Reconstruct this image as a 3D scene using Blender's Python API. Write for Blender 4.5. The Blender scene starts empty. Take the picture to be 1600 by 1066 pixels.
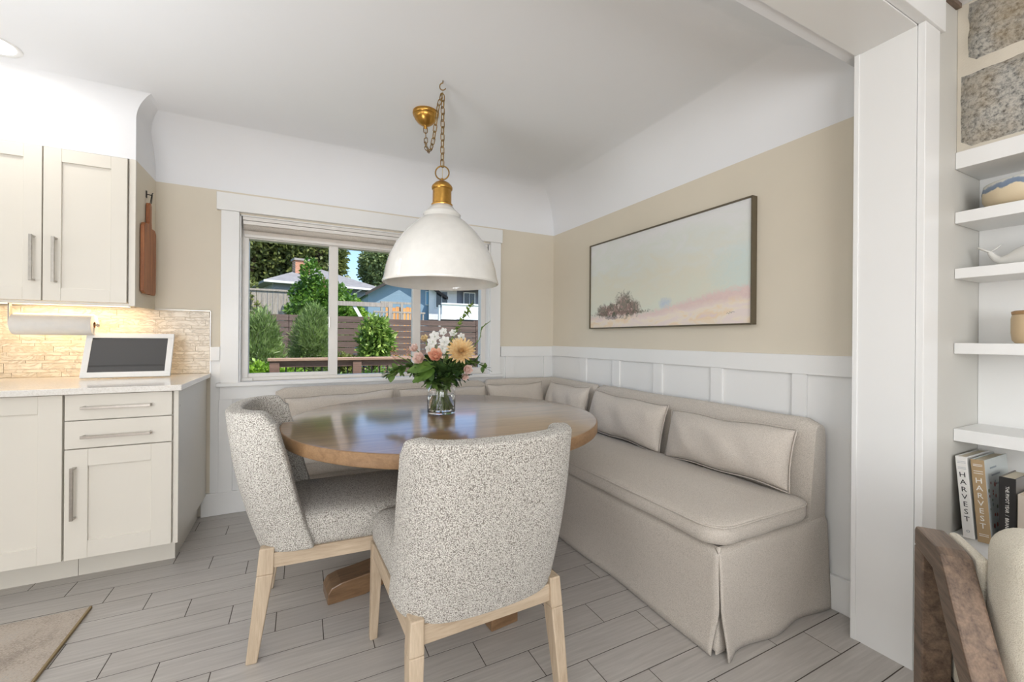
import bpy, bmesh, math, random
import numpy as np
from mathutils import Vector, Matrix
random.seed(7); rng = np.random.default_rng(7)
SC = bpy.context.scene
COL = SC.collection
R = math.radians
PI = math.pi

# ------------------------------------------------------------------ camera
FPX, YAW, ROLL, CY, CAMH = 656.5, R(26.69), R(0.44), 529.2, 1.151
cd = bpy.data.cameras.new('camera'); cam = bpy.data.objects.new('camera', cd); COL.objects.link(cam)
cd.sensor_fit = 'HORIZONTAL'; cd.sensor_width = 36.0; cd.lens = FPX * 36.0 / 1600.0
cd.shift_y = (CY - 533.0) / 1600.0
cd.clip_start = 0.02; cd.clip_end = 300
Fv = Vector((math.sin(YAW), math.cos(YAW), 0)); Rv = Vector((math.cos(YAW), -math.sin(YAW), 0)); Uv = Vector((0, 0, 1))
R2 = Rv * math.cos(ROLL) + Uv * math.sin(ROLL); U2 = Uv * math.cos(ROLL) - Rv * math.sin(ROLL)
M = Matrix.Identity(4)
for i in range(3):
    M[i][0] = R2[i]; M[i][1] = U2[i]; M[i][2] = -Fv[i]
M[0][3], M[1][3], M[2][3] = 0.0, 0.0, CAMH
cam.matrix_world = M
SC.camera = cam

# ------------------------------------------------------------------ light, sky, exposure
SC.view_settings.view_transform = 'Standard'
SC.view_settings.look = 'None'
SC.view_settings.gamma = 1.0
SC.view_settings.use_curve_mapping = False
SC.view_settings.exposure = 0.70
wd = bpy.data.worlds.new('world'); SC.world = wd; wd.use_nodes = True
wn = wd.node_tree; wn.nodes.clear()
wo = wn.nodes.new('ShaderNodeOutputWorld'); wb = wn.nodes.new('ShaderNodeBackground'); sk = wn.nodes.new('ShaderNodeTexSky')
sk.sky_type = 'NISHITA'; sk.sun_disc = False; sk.sun_elevation = R(52); sk.sun_rotation = R(120); sk.air_density = 1.0; sk.dust_density = 1.0; sk.ozone_density = 4.0
wb.inputs['Strength'].default_value = 0.18
wn.links.new(sk.outputs[0], wb.inputs[0]); wn.links.new(wb.outputs[0], wo.inputs[0])

def sun(name, direction, strength, angle, color):
    l = bpy.data.lights.new(name, 'SUN'); l.energy = strength; l.angle = R(angle); l.color = color
    o = bpy.data.objects.new(name, l); COL.objects.link(o)
    o.rotation_euler = Vector(direction).to_track_quat('-Z', 'Y').to_euler(); return o
def area(name, loc, target, sx, sy, power, color=(1, 1, 1)):
    l = bpy.data.lights.new(name, 'AREA'); l.shape = 'RECTANGLE'; l.size = sx; l.size_y = sy; l.energy = power; l.color = color
    o = bpy.data.objects.new(name, l); COL.objects.link(o); o.location = loc
    o.rotation_euler = (Vector(target) - Vector(loc)).to_track_quat('-Z', 'Y').to_euler(); return o
sun('sun', (-0.42, 0.55, -0.95), 3.8, 0.6, (1.0, 0.95, 0.86))
# area fill lights added inside the solid walls, behind camera and at left
area('living_fill_light', (-0.6, -2.95, 1.4), (-0.3, 0, 1.9), 3.4, 1.7, 84, (0.95, 0.97, 1.0))
area('side_fill_light', (-3.86, -1.2, 1.4), (0, -0.9, 1.6), 2.4, 1.5, 30, (0.95, 0.97, 1.0))
area('kitchen_fill_light', (-3.86, 1.75, 1.4), (0, 1.9, 1.9), 1.5, 1.2, 14, (0.97, 0.98, 1.0))

# unseen spots added out of frame, aimed up to brighten ceilings and room
def fill_spot(name, loc, target, power, angle, soft=0.15):
    l = bpy.data.lights.new(name, 'SPOT'); l.energy = power; l.spot_size = R(angle); l.spot_blend = 0.8; l.shadow_soft_size = soft; l.color = (0.96, 0.98, 1.0)
    o = bpy.data.objects.new(name, l); COL.objects.link(o); o.location = loc
    o.rotation_euler = (Vector(target) - Vector(loc)).to_track_quat('-Z', 'Y').to_euler(); return o
fill_spot('bounce_fill_living', (-0.4, -0.4, 1.1), (-0.4, -0.5, 2.44), 85, 110)
fill_spot('bounce_fill_kitchen', (-1.75, 1.35, 0.8), (-1.65, 1.45, 2.44), 62, 104)
fill_spot('bounce_fill_nook', (-0.75, 1.15, 0.35), (0.25, 1.75, 2.44), 33, 84, 0.3)

# ------------------------------------------------------------------ materials
def lin(r, g, b):
    f = lambda c: (c / 255 / 12.92) if c / 255 <= 0.04045 else ((c / 255 + 0.055) / 1.055) ** 2.4
    return (f(r), f(g), f(b), 1.0)
def newmat(name):
    m = bpy.data.materials.new(name); m.use_nodes = True
    return m, m.node_tree, m.node_tree.nodes['Principled BSDF']
def inp(b, **k):
    for kk, v in k.items():
        b.inputs[kk.replace('_', ' ')].default_value = v
def coords(nt, scale=(1, 1, 1), rot=(0, 0, 0), space='Object'):
    tc = nt.nodes.new('ShaderNodeTexCoord'); mp = nt.nodes.new('ShaderNodeMapping')
    mp.inputs['Scale'].default_value = scale; mp.inputs['Rotation'].default_value = rot
    nt.links.new(tc.outputs[space], mp.inputs['Vector']); return mp.outputs['Vector']
def noise(nt, vec, scale, detail=4, rough=0.55, dist=0.0):
    n = nt.nodes.new('ShaderNodeTexNoise'); n.inputs['Scale'].default_value = scale; n.inputs['Detail'].default_value = detail
    n.inputs['Roughness'].default_value = rough; n.inputs['Distortion'].default_value = dist
    nt.links.new(vec, n.inputs['Vector']); return n
def ramp(nt, fac, stops):
    r = nt.nodes.new('ShaderNodeValToRGB'); e = r.color_ramp.elements
    while len(e) < len(stops): e.new(0.5)
    for i, (p, c) in enumerate(stops): e[i].position = p; e[i].color = c
    nt.links.new(fac, r.inputs['Fac']); return r.outputs['Color']
def bump(nt, b, height, strength, distance=0.002):
    n = nt.nodes.new('ShaderNodeBump'); n.inputs['Strength'].default_value = strength; n.inputs['Distance'].default_value = distance
    nt.links.new(height, n.inputs['Height']); nt.links.new(n.outputs['Normal'], b.inputs['Normal'])
def mixc(nt, fac, a, b, mode='MIX'):
    n = nt.nodes.new('ShaderNodeMix'); n.data_type = 'RGBA'; n.blend_type = mode
    for s, v in ((0, fac), (6, a), (7, b)):
        if isinstance(v, (int, float, tuple)): n.inputs[s].default_value = v
        else: nt.links.new(v, n.inputs[s])
    return n.outputs[2]
def mathn(nt, op, *a, clamp=False):
    n = nt.nodes.new('ShaderNodeMath'); n.operation = op; n.use_clamp = clamp
    for i, v in enumerate(a):
        if isinstance(v, (int, float)): n.inputs[i].default_value = v
        else: nt.links.new(v, n.inputs[i])
    return n.outputs[0]

def paint(name, col, rough=0.5, var=0.03, bs=0.05):
    m, nt, b = newmat(name); v = coords(nt)
    n = noise(nt, v, 3.0, 3)
    c2 = tuple(x * (1 - var) for x in col[:3]) + (1,)
    nt.links.new(ramp(nt, n.outputs['Fac'], [(0.3, c2), (0.7, col)]), b.inputs['Base Color'])
    n2 = noise(nt, v, 180, 2); bump(nt, b, n2.outputs['Fac'], bs, 0.001)
    inp(b, Roughness=rough); return m
def wood(name, c1, c2, axis='x', rough=0.45, scale=1.0, coat=0.0, bs=0.15):
    m, nt, b = newmat(name)
    s = {'x': (1.2, 14, 14), 'y': (14, 1.2, 14), 'z': (14, 14, 1.2)}[axis]
    v = coords(nt, tuple(k * scale for k in s))
    n = noise(nt, v, 2.2, 8, 0.62, 0.6)
    v2 = coords(nt, tuple(k * scale * 5 for k in s)); n2 = noise(nt, v2, 3, 4, 0.6)
    f = mathn(nt, 'ADD', mathn(nt, 'MULTIPLY', n.outputs['Fac'], 0.7), mathn(nt, 'MULTIPLY', n2.outputs['Fac'], 0.3))
    nt.links.new(ramp(nt, f, [(0.36, c1), (0.62, c2)]), b.inputs['Base Color'])
    bump(nt, b, n2.outputs['Fac'], bs, 0.001)
    inp(b, Roughness=rough, Coat_Weight=coat, Coat_Roughness=0.2); return m
def metal(name, col, rough):
    m, nt, b = newmat(name); v = coords(nt, (1, 1, 1)); n = noise(nt, v, 60, 3)
    nt.links.new(ramp(nt, n.outputs['Fac'], [(0.3, tuple(x * .85 for x in col[:3]) + (1,)), (0.7, col)]), b.inputs['Base Color'])
    inp(b, Metallic=1.0, Roughness=rough); return m
def fabric(name, c1, c2, scale, bs=0.5, wr=0.0, dist=0.003):
    m, nt, b = newmat(name); v = coords(nt)
    vo = nt.nodes.new('ShaderNodeTexVoronoi'); vo.inputs['Scale'].default_value = scale; nt.links.new(v, vo.inputs['Vector'])
    n = noise(nt, v, scale * 0.8, 3, 0.7)
    f = mathn(nt, 'ADD', mathn(nt, 'MULTIPLY', vo.outputs['Distance'], 0.75), mathn(nt, 'MULTIPLY', n.outputs['Fac'], 0.5))
    nt.links.new(ramp(nt, f, [(0.36, c1), (0.84, c2)]), b.inputs['Base Color'])
    h = mathn(nt, 'SUBTRACT', 1.0, f)
    if wr:
        w = noise(nt, v, 5, 3, 0.5, 1.0)
        h = mathn(nt, 'ADD', h, mathn(nt, 'MULTIPLY', w.outputs['Fac'], wr))
    bump(nt, b, h, bs, dist)
    inp(b, Roughness=0.95, Specular_IOR_Level=0.15, Sheen_Weight=0.15); return m
def leafmat(name, c1, c2, scale=9, trans=True):
    m, nt, b = newmat(name); v = coords(nt); n = noise(nt, v, scale, 2, 0.6)
    c = ramp(nt, n.outputs['Fac'], [(0.35, c1), (0.65, c2)])
    nt.links.new(c, b.inputs['Base Color']); inp(b, Roughness=0.45)
    if trans:
        t = nt.nodes.new('ShaderNodeBsdfTranslucent'); nt.links.new(c, t.inputs['Color'])
        mx = nt.nodes.new('ShaderNodeMixShader'); mx.inputs[0].default_value = 0.3
        nt.links.new(b.outputs[0], mx.inputs[1]); nt.links.new(t.outputs[0], mx.inputs[2])
        nt.links.new(mx.outputs[0], nt.nodes['Material Output'].inputs['Surface'])
    return m
def glassmat(name, tint=(1, 1, 1, 1), refl=0.08):
    m = bpy.data.materials.new(name); m.use_nodes = True; nt = m.node_tree; nt.nodes.clear()
    o = nt.nodes.new('ShaderNodeOutputMaterial'); t = nt.nodes.new('ShaderNodeBsdfTransparent'); g = nt.nodes.new('ShaderNodeBsdfGlossy')
    t.inputs[0].default_value = tint; g.inputs['Roughness'].default_value = 0.0
    fr = nt.nodes.new('ShaderNodeFresnel'); fr.inputs['IOR'].default_value = 1.06
    mx = nt.nodes.new('ShaderNodeMixShader'); nt.links.new(fr.outputs[0], mx.inputs[0]); nt.links.new(t.outputs[0], mx.inputs[1]); nt.links.new(g.outputs[0], mx.inputs[2])
    nt.links.new(mx.outputs[0], o.inputs[0]); return m
def emis(name, col, s):
    m, nt, b = newmat(name); inp(b, Base_Color=col, Emission_Color=col, Emission_Strength=s); return m
def plain(name, col, rough=0.5, **k):
    m, nt, b = newmat(name); v = coords(nt); n = noise(nt, v, 25, 2)
    nt.links.new(ramp(nt, n.outputs['Fac'], [(0.3, tuple(x * .95 for x in col[:3]) + (1,)), (0.7, col)]), b.inputs['Base Color'])
    inp(b, Roughness=rough, **k); return m

M_WALL = paint('wall_beige', lin(220, 211, 193), 0.6)
M_CEIL = paint('ceiling_white', lin(236, 237, 239), 0.7, 0.01)
M_TRIM = paint('trim_white', lin(235, 235, 233), 0.32, 0.01, 0.02)
M_SHELF = paint('shelf_white', lin(238, 238, 236), 0.35, 0.01, 0.02)
M_GREYW = paint('living_wall_grey', lin(206, 204, 197), 0.6, 0.02)
M_CAB = paint('cabinet_cream', lin(226, 221, 210), 0.35, 0.01, 0.02)
M_STEEL = metal('brushed_steel', lin(190, 185, 178), 0.3)
M_BRASS = metal('aged_brass', lin(192, 146, 74), 0.28)
M_CHAIN = metal('antique_brass_chain', lin(150, 118, 66), 0.35)
M_BLACK = plain('black_iron', lin(28, 26, 24), 0.5)
M_ENAMEL = plain('white_enamel', lin(228, 226, 220), 0.1, Coat_Weight=0.6, Coat_Roughness=0.05)
M_OAK = wood('bleached_oak', lin(170, 150, 126), lin(198, 180, 156), 'z', 0.6)
M_OAKX = wood('bleached_oak_rail', lin(170, 150, 126), lin(198, 180, 156), 'x', 0.6)
M_TABLE = wood('walnut_stained_table', lin(128, 94, 60), lin(162, 126, 86), 'x', 0.28, 0.8, 1.0, 0.02); M_TABLE.node_tree.nodes['Principled BSDF'].inputs['Coat IOR'].default_value = 2.1; M_TABLE.node_tree.nodes['Principled BSDF'].inputs['Coat Roughness'].default_value = 0.13
M_EDGE = wood('walnut_stained_edge', lin(122, 92, 62), lin(152, 120, 86), 'x', 0.5, 0.8, 0.0, 0.02)
M_TABLEZ = wood('walnut_stained_base', lin(104, 78, 54), lin(138, 108, 78), 'x', 0.35, 0.8, 0.25)
M_BOARD = wood('teak_board', lin(122, 68, 36), lin(176, 112, 66), 'z', 0.5, 1.5)
M_ARM = wood('weathered_dark_wood', lin(82, 68, 58), lin(138, 116, 98), 'x', 0.42, 1.2)
M_BOUCLE = fabric('boucle', lin(238, 235, 227), lin(128, 122, 114), 330, 0.8, 0.0, 0.003)
M_LINEN = fabric('linen', lin(216, 208, 198), lin(180, 172, 161), 420, 0.25, 2.0, 0.004)
M_LINEN2 = fabric('linen_pillow', lin(221, 213, 203), lin(190, 181, 170), 420, 0.25, 3.0, 0.005)
M_CREAM = fabric('cream_cotton', lin(236, 230, 214), lin(214, 206, 188), 500, 0.3, 4.0, 0.006)
M_PAPER = plain('paper_towel', lin(226, 224, 220), 0.9)
M_WGLASS = glassmat('window_glass')
M_FRAME = paint('vinyl_white', lin(228, 224, 218), 0.35, 0.01, 0.01)
M_QUARTZ, nt, b = newmat('quartz_counter')
v = coords(nt); vo = noise(nt, v, 160, 2, 0.8)
nt.links.new(ramp(nt, vo.outputs['Fac'], [(0.0, lin(170, 160, 148)), (0.36, lin(228, 224, 216)), (0.6, lin(238, 235, 229))]), b.inputs['Base Color']); inp(b, Roughness=0.12)

def tilemat():
    m, nt, b = newmat('grey_plank_tile')
    oi = nt.nodes.new('ShaderNodeObjectInfo')
    v = coords(nt, (1.5, 26, 1)); add = nt.nodes.new('ShaderNodeVectorMath'); add.operation = 'ADD'
    cx = nt.nodes.new('ShaderNodeCombineXYZ'); nt.links.new(mathn(nt, 'MULTIPLY', oi.outputs['Random'], 40.0), cx.inputs[0]); nt.links.new(mathn(nt, 'MULTIPLY', oi.outputs['Random'], 91.0), cx.inputs[1])
    nt.links.new(v, add.inputs[0]); nt.links.new(cx.outputs[0], add.inputs[1])
    n = noise(nt, add.outputs[0], 3, 6, 0.6, 0.3)
    c = ramp(nt, n.outputs['Fac'], [(0.3, lin(172, 167, 161)), (0.55, lin(187, 182, 176)), (0.75, lin(199, 194, 188))])
    c2 = mixc(nt, mathn(nt, 'MULTIPLY', oi.outputs['Random'], 0.22), c, lin(164, 157, 151))
    nt.links.new(c2, b.inputs['Base Color']); inp(b, Roughness=0.33); bump(nt, b, n.outputs['Fac'], 0.08, 0.001)
    return m
M_TILE = tilemat()
M_GROUT = plain('grout_brown', lin(78, 70, 63), 0.9)
def marble():
    m, nt, b = newmat('cream_marble_strip')
    oi = nt.nodes.new('ShaderNodeObjectInfo'); v = coords(nt, (1, 1, 2)); add = nt.nodes.new('ShaderNodeVectorMath'); add.operation = 'ADD'
    cx = nt.nodes.new('ShaderNodeCombineXYZ'); nt.links.new(mathn(nt, 'MULTIPLY', oi.outputs['Random'], 30.0), cx.inputs[0])
    nt.links.new(v, add.inputs[0]); nt.links.new(cx.outputs[0], add.inputs[1])
    n = noise(nt, add.outputs[0], 9, 6, 0.6, 1.6)
    c = ramp(nt, n.outputs['Fac'], [(0.38, lin(226, 216, 198)), (0.5, lin(206, 192, 170)), (0.53, lin(184, 172, 152)), (0.57, lin(224, 214, 196))])
    c2 = mixc(nt, mathn(nt, 'MULTIPLY', oi.outputs['Random'], 0.35), c, lin(200, 184, 158))
    nt.links.new(c2, b.inputs['Base Color']); inp(b, Roughness=0.25); return m
M_MARBLE = marble()
M_GROUT2 = plain('grout_cream', lin(186, 172, 148), 0.9)
def stonemat():
    m, nt, b = newmat('granite_block'); v = coords(nt)
    n = noise(nt, v, 70, 5, 0.75); n2 = noise(nt, v, 6, 3, 0.6)
    c = ramp(nt, n.outputs['Fac'], [(0.32, lin(72, 72, 72)), (0.44, lin(158, 156, 150)), (0.58, lin(206, 202, 192))])
    c2 = mixc(nt, ramp(nt, n2.outputs['Fac'], [(0.45, (0, 0, 0, 1)), (0.68, (.55, .55, .55, 1))]), c, lin(168, 146, 108))
    nt.links.new(c2, b.inputs['Base Color']); bump(nt, b, mathn(nt, 'ADD', n.outputs['Fac'], n2.outputs['Fac']), 0.9, 0.01); inp(b, Roughness=0.85); return m
M_STONE = stonemat(); M_MORTAR = paint('mortar_tan', lin(216, 208, 192), 0.9, 0.15, 0.6)
def rugmat():
    m, nt, b = newmat('rug_weave'); v = coords(nt, (1, 1, 1)); n = noise(nt, v, 3.2, 6, 0.7); n2 = noise(nt, coords(nt, (60, 160, 1)), 2, 3, 0.7)
    c = ramp(nt, mathn(nt, 'ADD', mathn(nt, 'MULTIPLY', n.outputs['Fac'], .5), mathn(nt, 'MULTIPLY', n2.outputs['Fac'], .5)),
             [(0.3, lin(126, 116, 106)), (0.45, lin(158, 146, 134)), (0.56, lin(200, 188, 174)), (0.68, lin(156, 160, 162))])
    nt.links.new(c, b.inputs['Base Color']); bump(nt, b, n2.outputs['Fac'], 0.6, 0.003); inp(b, Roughness=0.95); return m
M_RUG = rugmat()

# ------------------------------------------------------------------ mesh helpers
class MB:
    def __init__(s): s.v = []; s.f = []; s.mi = []
    def add(s, vs, fs):
        n = len(s.v); s.v += [tuple(p) for p in vs]; s.f += [tuple(i + n for i in q) for q in fs]; return s
    def box(s, x0, y0, z0, x1, y1, z1):
        x0, x1 = min(x0, x1), max(x0, x1); y0, y1 = min(y0, y1), max(y0, y1); z0, z1 = min(z0, z1), max(z0, z1)
        return s.add([(x0, y0, z0), (x1, y0, z0), (x1, y1, z0), (x0, y1, z0), (x0, y0, z1), (x1, y0, z1), (x1, y1, z1), (x0, y1, z1)],
                     [(0, 3, 2, 1), (4, 5, 6, 7), (0, 1, 5, 4), (1, 2, 6, 5), (2, 3, 7, 6), (3, 0, 4, 7)])
    def taper(s, c0, h0, c1, h1):      # square section from centre c0 half (hx,hy) to c1
        vs = []
        for c, h in ((c0, h0), (c1, h1)):
            for sx, sy in ((-1, -1), (1, -1), (1, 1), (-1, 1)): vs.append((c[0] + sx * h[0], c[1] + sy * h[1], c[2]))
        return s.add(vs, [(0, 3, 2, 1), (4, 5, 6, 7), (0, 1, 5, 4), (1, 2, 6, 5), (2, 3, 7, 6), (3, 0, 4, 7)])
    def lathe(s, prof, n=32, c=(0, 0, 0), cap=True, axis='z'):
        vs = []; fs = []
        for r, z in prof:
            for k in range(n):
                a = 2 * PI * k / n
                if axis == 'z': vs.append((c[0] + r * math.cos(a), c[1] + r * math.sin(a), c[2] + z))
                elif axis == 'x': vs.append((c[0] + z, c[1] + r * math.cos(a), c[2] + r * math.sin(a)))
                else: vs.append((c[0] + r * math.sin(a), c[1] + z, c[2] + r * math.cos(a)))
        for i in range(len(prof) - 1):
            for k in range(n):
                fs.append((i * n + k, i * n + (k + 1) % n, (i + 1) * n + (k + 1) % n, (i + 1) * n + k))
        if cap:
            if prof[0][0] > 1e-4: fs.append(tuple(range(n))[::-1])
            if prof[-1][0] > 1e-4: fs.append(tuple((len(prof) - 1) * n + k for k in range(n)))
        return s.add(vs, fs)
    def tube(s, path, r, n=8, closed=False):
        P = [Vector(p) for p in path]; m = len(P); rr = r if isinstance(r, (list, tuple)) else [r] * m
        vs = []; up = None
        for i in range(m):
            if closed: t = P[(i + 1) % m] - P[i - 1]
            else: t = P[min(i + 1, m - 1)] - P[max(i - 1, 0)]
            t.normalize()
            if up is None: up = t.orthogonal().normalized()
            up = (up - t * up.dot(t)).normalized(); w = t.cross(up)
            for k in range(n):
                a = 2 * PI * k / n; vs.append(P[i] + (up * math.cos(a) + w * math.sin(a)) * rr[i])
        fs = []
        for i in range(m if closed else m - 1):
            j = (i + 1) % m
            for k in range(n): fs.append((i * n + k, i * n + (k + 1) % n, j * n + (k + 1) % n, j * n + k))
        if not closed: fs.append(tuple(range(n))[::-1]); fs.append(tuple((m - 1) * n + k for k in range(n)))
        return s.add(vs, fs)
    def prism(s, poly, fn0, fn1):       # poly of 2-D pts, two functions mapping a pt to 3-D
        n = len(poly); vs = [fn0(p) for p in poly] + [fn1(p) for p in poly]
        return s.add(vs, [tuple(range(n))[::-1], tuple(range(n, 2 * n))] + [(i, (i + 1) % n, n + (i + 1) % n, n + i) for i in range(n)])
    def grid(s, fn, nu, nv, cu=False):
        vs = [fn(i / (nu if cu else nu - 1), j / (nv - 1)) for j in range(nv) for i in range(nu)]
        fs = []
        for j in range(nv - 1):
            for i in range(nu if cu else nu - 1):
                i2 = (i + 1) % nu; fs.append((j * nu + i, j * nu + i2, (j + 1) * nu + i2, (j + 1) * nu + i))
        return s.add(vs, fs)
    def build(s, name, mat, parent=None, world=False, smooth=False, bevel=0, seg=2, sub=0, solid=0, kind=None, label=None, angle=None, off=0):
        vs = s.v
        if parent is not None and world:
            r = parent
            while r.parent is not None: r = r.parent
            L = r.location; vs = [(p[0] - L[0], p[1] - L[1], p[2] - L[2]) for p in vs]
        me = bpy.data.meshes.new(name); me.from_pydata([tuple(p) for p in vs], [], s.f); me.update()
        bm = bmesh.new(); bm.from_mesh(me); bmesh.ops.recalc_face_normals(bm, faces=bm.faces); bm.to_mesh(me); bm.free()
        mats = mat if isinstance(mat, list) else [mat]
        for q in mats: me.materials.append(q)
        o = bpy.data.objects.new(name, me); COL.objects.link(o)
        if parent is not None: o.parent = parent
        if smooth or sub or angle:
            me.polygons.foreach_set('use_smooth', [True] * len(me.polygons))
            if angle: me.set_sharp_from_angle(angle=R(angle))
        if solid:
            md = o.modifiers.new('solid', 'SOLIDIFY'); md.thickness = solid; md.offset = off; md.use_even_offset = True
        if bevel:
            md = o.modifiers.new('bevel', 'BEVEL'); md.width = bevel; md.segments = seg; md.limit_method = 'ANGLE'; md.angle_limit = R(35)
        if sub:
            md = o.modifiers.new('sub', 'SUBSURF'); md.levels = sub; md.render_levels = sub
        if kind: o['kind'] = kind
        if label: o['label'] = label
        return o
def box(name, mat, parent, b, **k): return MB().box(*b).build(name, mat, parent, **k)
def thing(name, label, cat, loc=(0, 0, 0), rz=0.0, group=None):
    o = bpy.data.objects.new(name, None); COL.objects.link(o); o.location = loc; o.rotation_euler = (0, 0, rz); o.empty_display_size = 0.1
    o['label'] = label; o['category'] = cat
    if group: o['group'] = group
    return o
def tag(o, label, cat, group=None):
    o['label'] = label; o['category'] = cat
    if group: o['group'] = group
    return o
def setting(name, loc=(0, 0, 0)):
    o = bpy.data.objects.new(name, None); COL.objects.link(o); o.location = loc; o['kind'] = 'structure'; o.empty_display_size = 0.1; return o
def struct(name, mat, mb, **k): return mb.build(name, mat, None, kind='structure', **k)
def dup(o, parent=None):
    c = o.copy(); COL.objects.link(c); c.parent = parent
    for ch in [x for x in bpy.data.objects if x.parent == o]: dup(ch, c)
    return c
def inst(src, name, parent, loc, scale=(1, 1, 1)):
    o = bpy.data.objects.new(name, src.data); COL.objects.link(o); o.parent = parent; o.location = loc; o.scale = scale
    for md in src.modifiers:
        if md.type == 'BEVEL':
            q = o.modifiers.new('bevel', 'BEVEL'); q.width = md.width; q.segments = md.segments; q.limit_method = 'ANGLE'
    return o

def cr(Ps, n=8):
    out = []
    for i in range(len(Ps) - 1):
        a, b_, c, d_ = Ps[max(i - 1, 0)], Ps[i], Ps[i + 1], Ps[min(i + 2, len(Ps) - 1)]
        for k in range(n):
            t = k / n; out.append(0.5 * ((2 * b_) + (c - a) * t + (2 * a - 5 * b_ + 4 * c - d_) * t * t + (3 * b_ - a - 3 * c + d_) * t ** 3))
    out.append(Ps[-1]); return out

# ------------------------------------------------------------------ room shell
WY, EX = 3.284, 2.073          # window wall, right wall
ZC, ZP = 2.44, 2.098           # ceiling, top of beige paint
JX, Y0, Y1 = 1.922, 0.68, 0.861  # jamb face, dividing wall faces
SX, SY = -0.80, 2.935          # soffit corner
LX, BY, RX = -3.9, -3.1, 3.3
WX0, WX1, WZ0, WZ1 = -0.364, 1.434, 0.850, 1.957

# floor: slab, plank tiles
fl = struct('floor', M_GROUT, MB().box(LX, Y1 - 1.2, -0.06, EX, WY + 0.15, -0.0010))
TW, TL = 0.1305, 0.522
tiles = {}
for k in range(-5, 17):
    yt = 2.66 - k * TW; yb = yt - TW
    if yb > WY: continue
    x = (-0.40 + 0.168 * k) % TL - TL * 8
    while x < EX:
        xa, xb = max(x, -2.1), min(x + TL, EX)
        ya, yc = max(yb, 0.40), min(yt, WY)
        x += TL
        if xb - xa < 0.02 or yc - ya < 0.02: continue
        w, h = round(xb - xa, 3), round(yc - ya, 3)
        key = (w, h)
        if key not in tiles:
            tiles[key] = MB().box(0.0018, 0.0022, -0.003, w - 0.0018, h - 0.0022, 0.0).build('floor_tile', M_TILE, fl)
            o = tiles[key]; o.location = (xa, ya, 0)
        else: inst(tiles[key], 'floor_tile', fl, (xa, ya, 0))
struct('floor_living', wood('living_floor_oak', lin(150, 118, 84), lin(184, 150, 112), 'x', 0.4), MB().box(LX, BY, -0.06, RX, 0.40, -0.001).box(EX, 0.40, -0.06, RX, 0.70, -0.001))
struct('floor_kitchen', M_TILE, MB().box(LX, 0.40, -0.0024, -2.1, WY, 0.0))

# window wall
wb_ = MB().box(LX, WY, 0, WX0, WY + 0.16, 2.6).box(WX1, WY, 0, EX + 0.15, WY + 0.16, 2.6).box(WX0, WY, 0, WX1, WY + 0.16, WZ0).box(WX0, WY, WZ1, WX1, WY + 0.16, 2.6)
struct('wall_back', M_WALL, wb_)
struct('wall_right', M_WALL, MB().box(EX, Y1, 0, EX + 0.15, WY, 2.6))
# dividing wall with the wide cased opening
OX0 = -1.7
struct('wall_divider', M_GREYW, MB().box(JX, Y0, 0, RX, Y1, 2.6).box(LX, Y0, 0, OX0, Y1, 2.6).box(OX0, Y0, 2.262, JX, Y1, 2.6))
struct('wall_left', M_WALL, MB().box(LX - 0.15, BY, 0, LX, WY + 0.16, 2.6))
struct('wall_front', M_GREYW, MB().box(LX, BY - 0.15, 0, RX, BY, 2.6))
struct('wall_living_right', M_GREYW, MB().box(RX, BY, 0, RX + 0.15, Y0, 2.6).box(2.49, 0.0, 0, 2.56, Y0, 1.88).box(2.24, BY, 0, RX, -0.62, 2.44))
# coved ceiling of the nook
def oS(z): 
    t = (z - 2.32) / 0.12
    return 0.0 if t <= 0 else 0.12 * (1 - math.sqrt(max(0, 1 - min(t, 1) ** 2)))
def oB(z):
    t = (z - ZP) / (ZC - ZP)
    return (ZC - ZP) * (1 - math.sqrt(max(0, 1 - min(t, 1) ** 2)))
zs = [ZP + (ZC - ZP) * math.sin(PI / 2 * k / 26) for k in range(27)] + [2.32 + 0.12 * math.sin(PI / 2 * k / 10) for k in range(10)]
zs = sorted(set(round(z, 5) for z in zs))
K = ZC - ZP
mb = MB(); rows = []
for z in zs:
    s_, b_ = oS(z), oB(z)
    rows.append([(LX, SY - s_, z), (SX + s_, SY - s_, z), (SX + s_, WY - b_, z), (EX - b_, WY - b_, z), (EX - b_, Y1 + b_, z)])
vs = [p for r_ in rows for p in r_]; fs = []
for j in range(len(rows) - 1):
    for i in range(4): fs.append((j * 5 + i, j * 5 + i + 1, j * 5 + 6 + i, j * 5 + 5 + i))
mb.add(vs, fs)
zh = [z for z in zs if z >= 2.262]; zh = [2.262] + zh     # cove along the header
n = len(zh); vs = []
for z in zh: b_ = oB(z); vs += [(EX - b_, Y1 + b_, z), (LX, Y1 + b_, z)]
mb.add(vs, [(2 * j, 2 * j + 1, 2 * j + 3, 2 * j + 2) for j in range(n - 1)])
mb.box(LX, Y1 - 0.001, 2.262, EX, Y1 + oB(2.262), 2.2625)
SO = 0.12
mb.add([(LX, SY - SO, ZC), (SX + SO, SY - SO, ZC), (SX + SO, Y1 + K, ZC), (LX, Y1 + K, ZC)], [(0, 1, 2, 3)])
mb.add([(SX + SO, SY - SO, ZC), (SX + SO, WY - K, ZC), (EX - K, WY - K, ZC), (EX - K, Y1 + K, ZC), (SX + SO, Y1 + K, ZC)], [(0, 1, 2, 3, 4)])
ce = struct('ceiling', M_CEIL, mb)
bm = bmesh.new(); bm.from_mesh(ce.data); bmesh.ops.remove_doubles(bm, verts=bm.verts, dist=0.0006); bm.to_mesh(ce.data); bm.free()
ce.data.polygons.foreach_set('use_smooth', [True] * len(ce.data.polygons)); ce.data.set_sharp_from_angle(angle=R(24))
struct('ceiling_roof', M_CEIL, MB().box(LX, BY, 2.48, RX, WY, 2.6))
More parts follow.
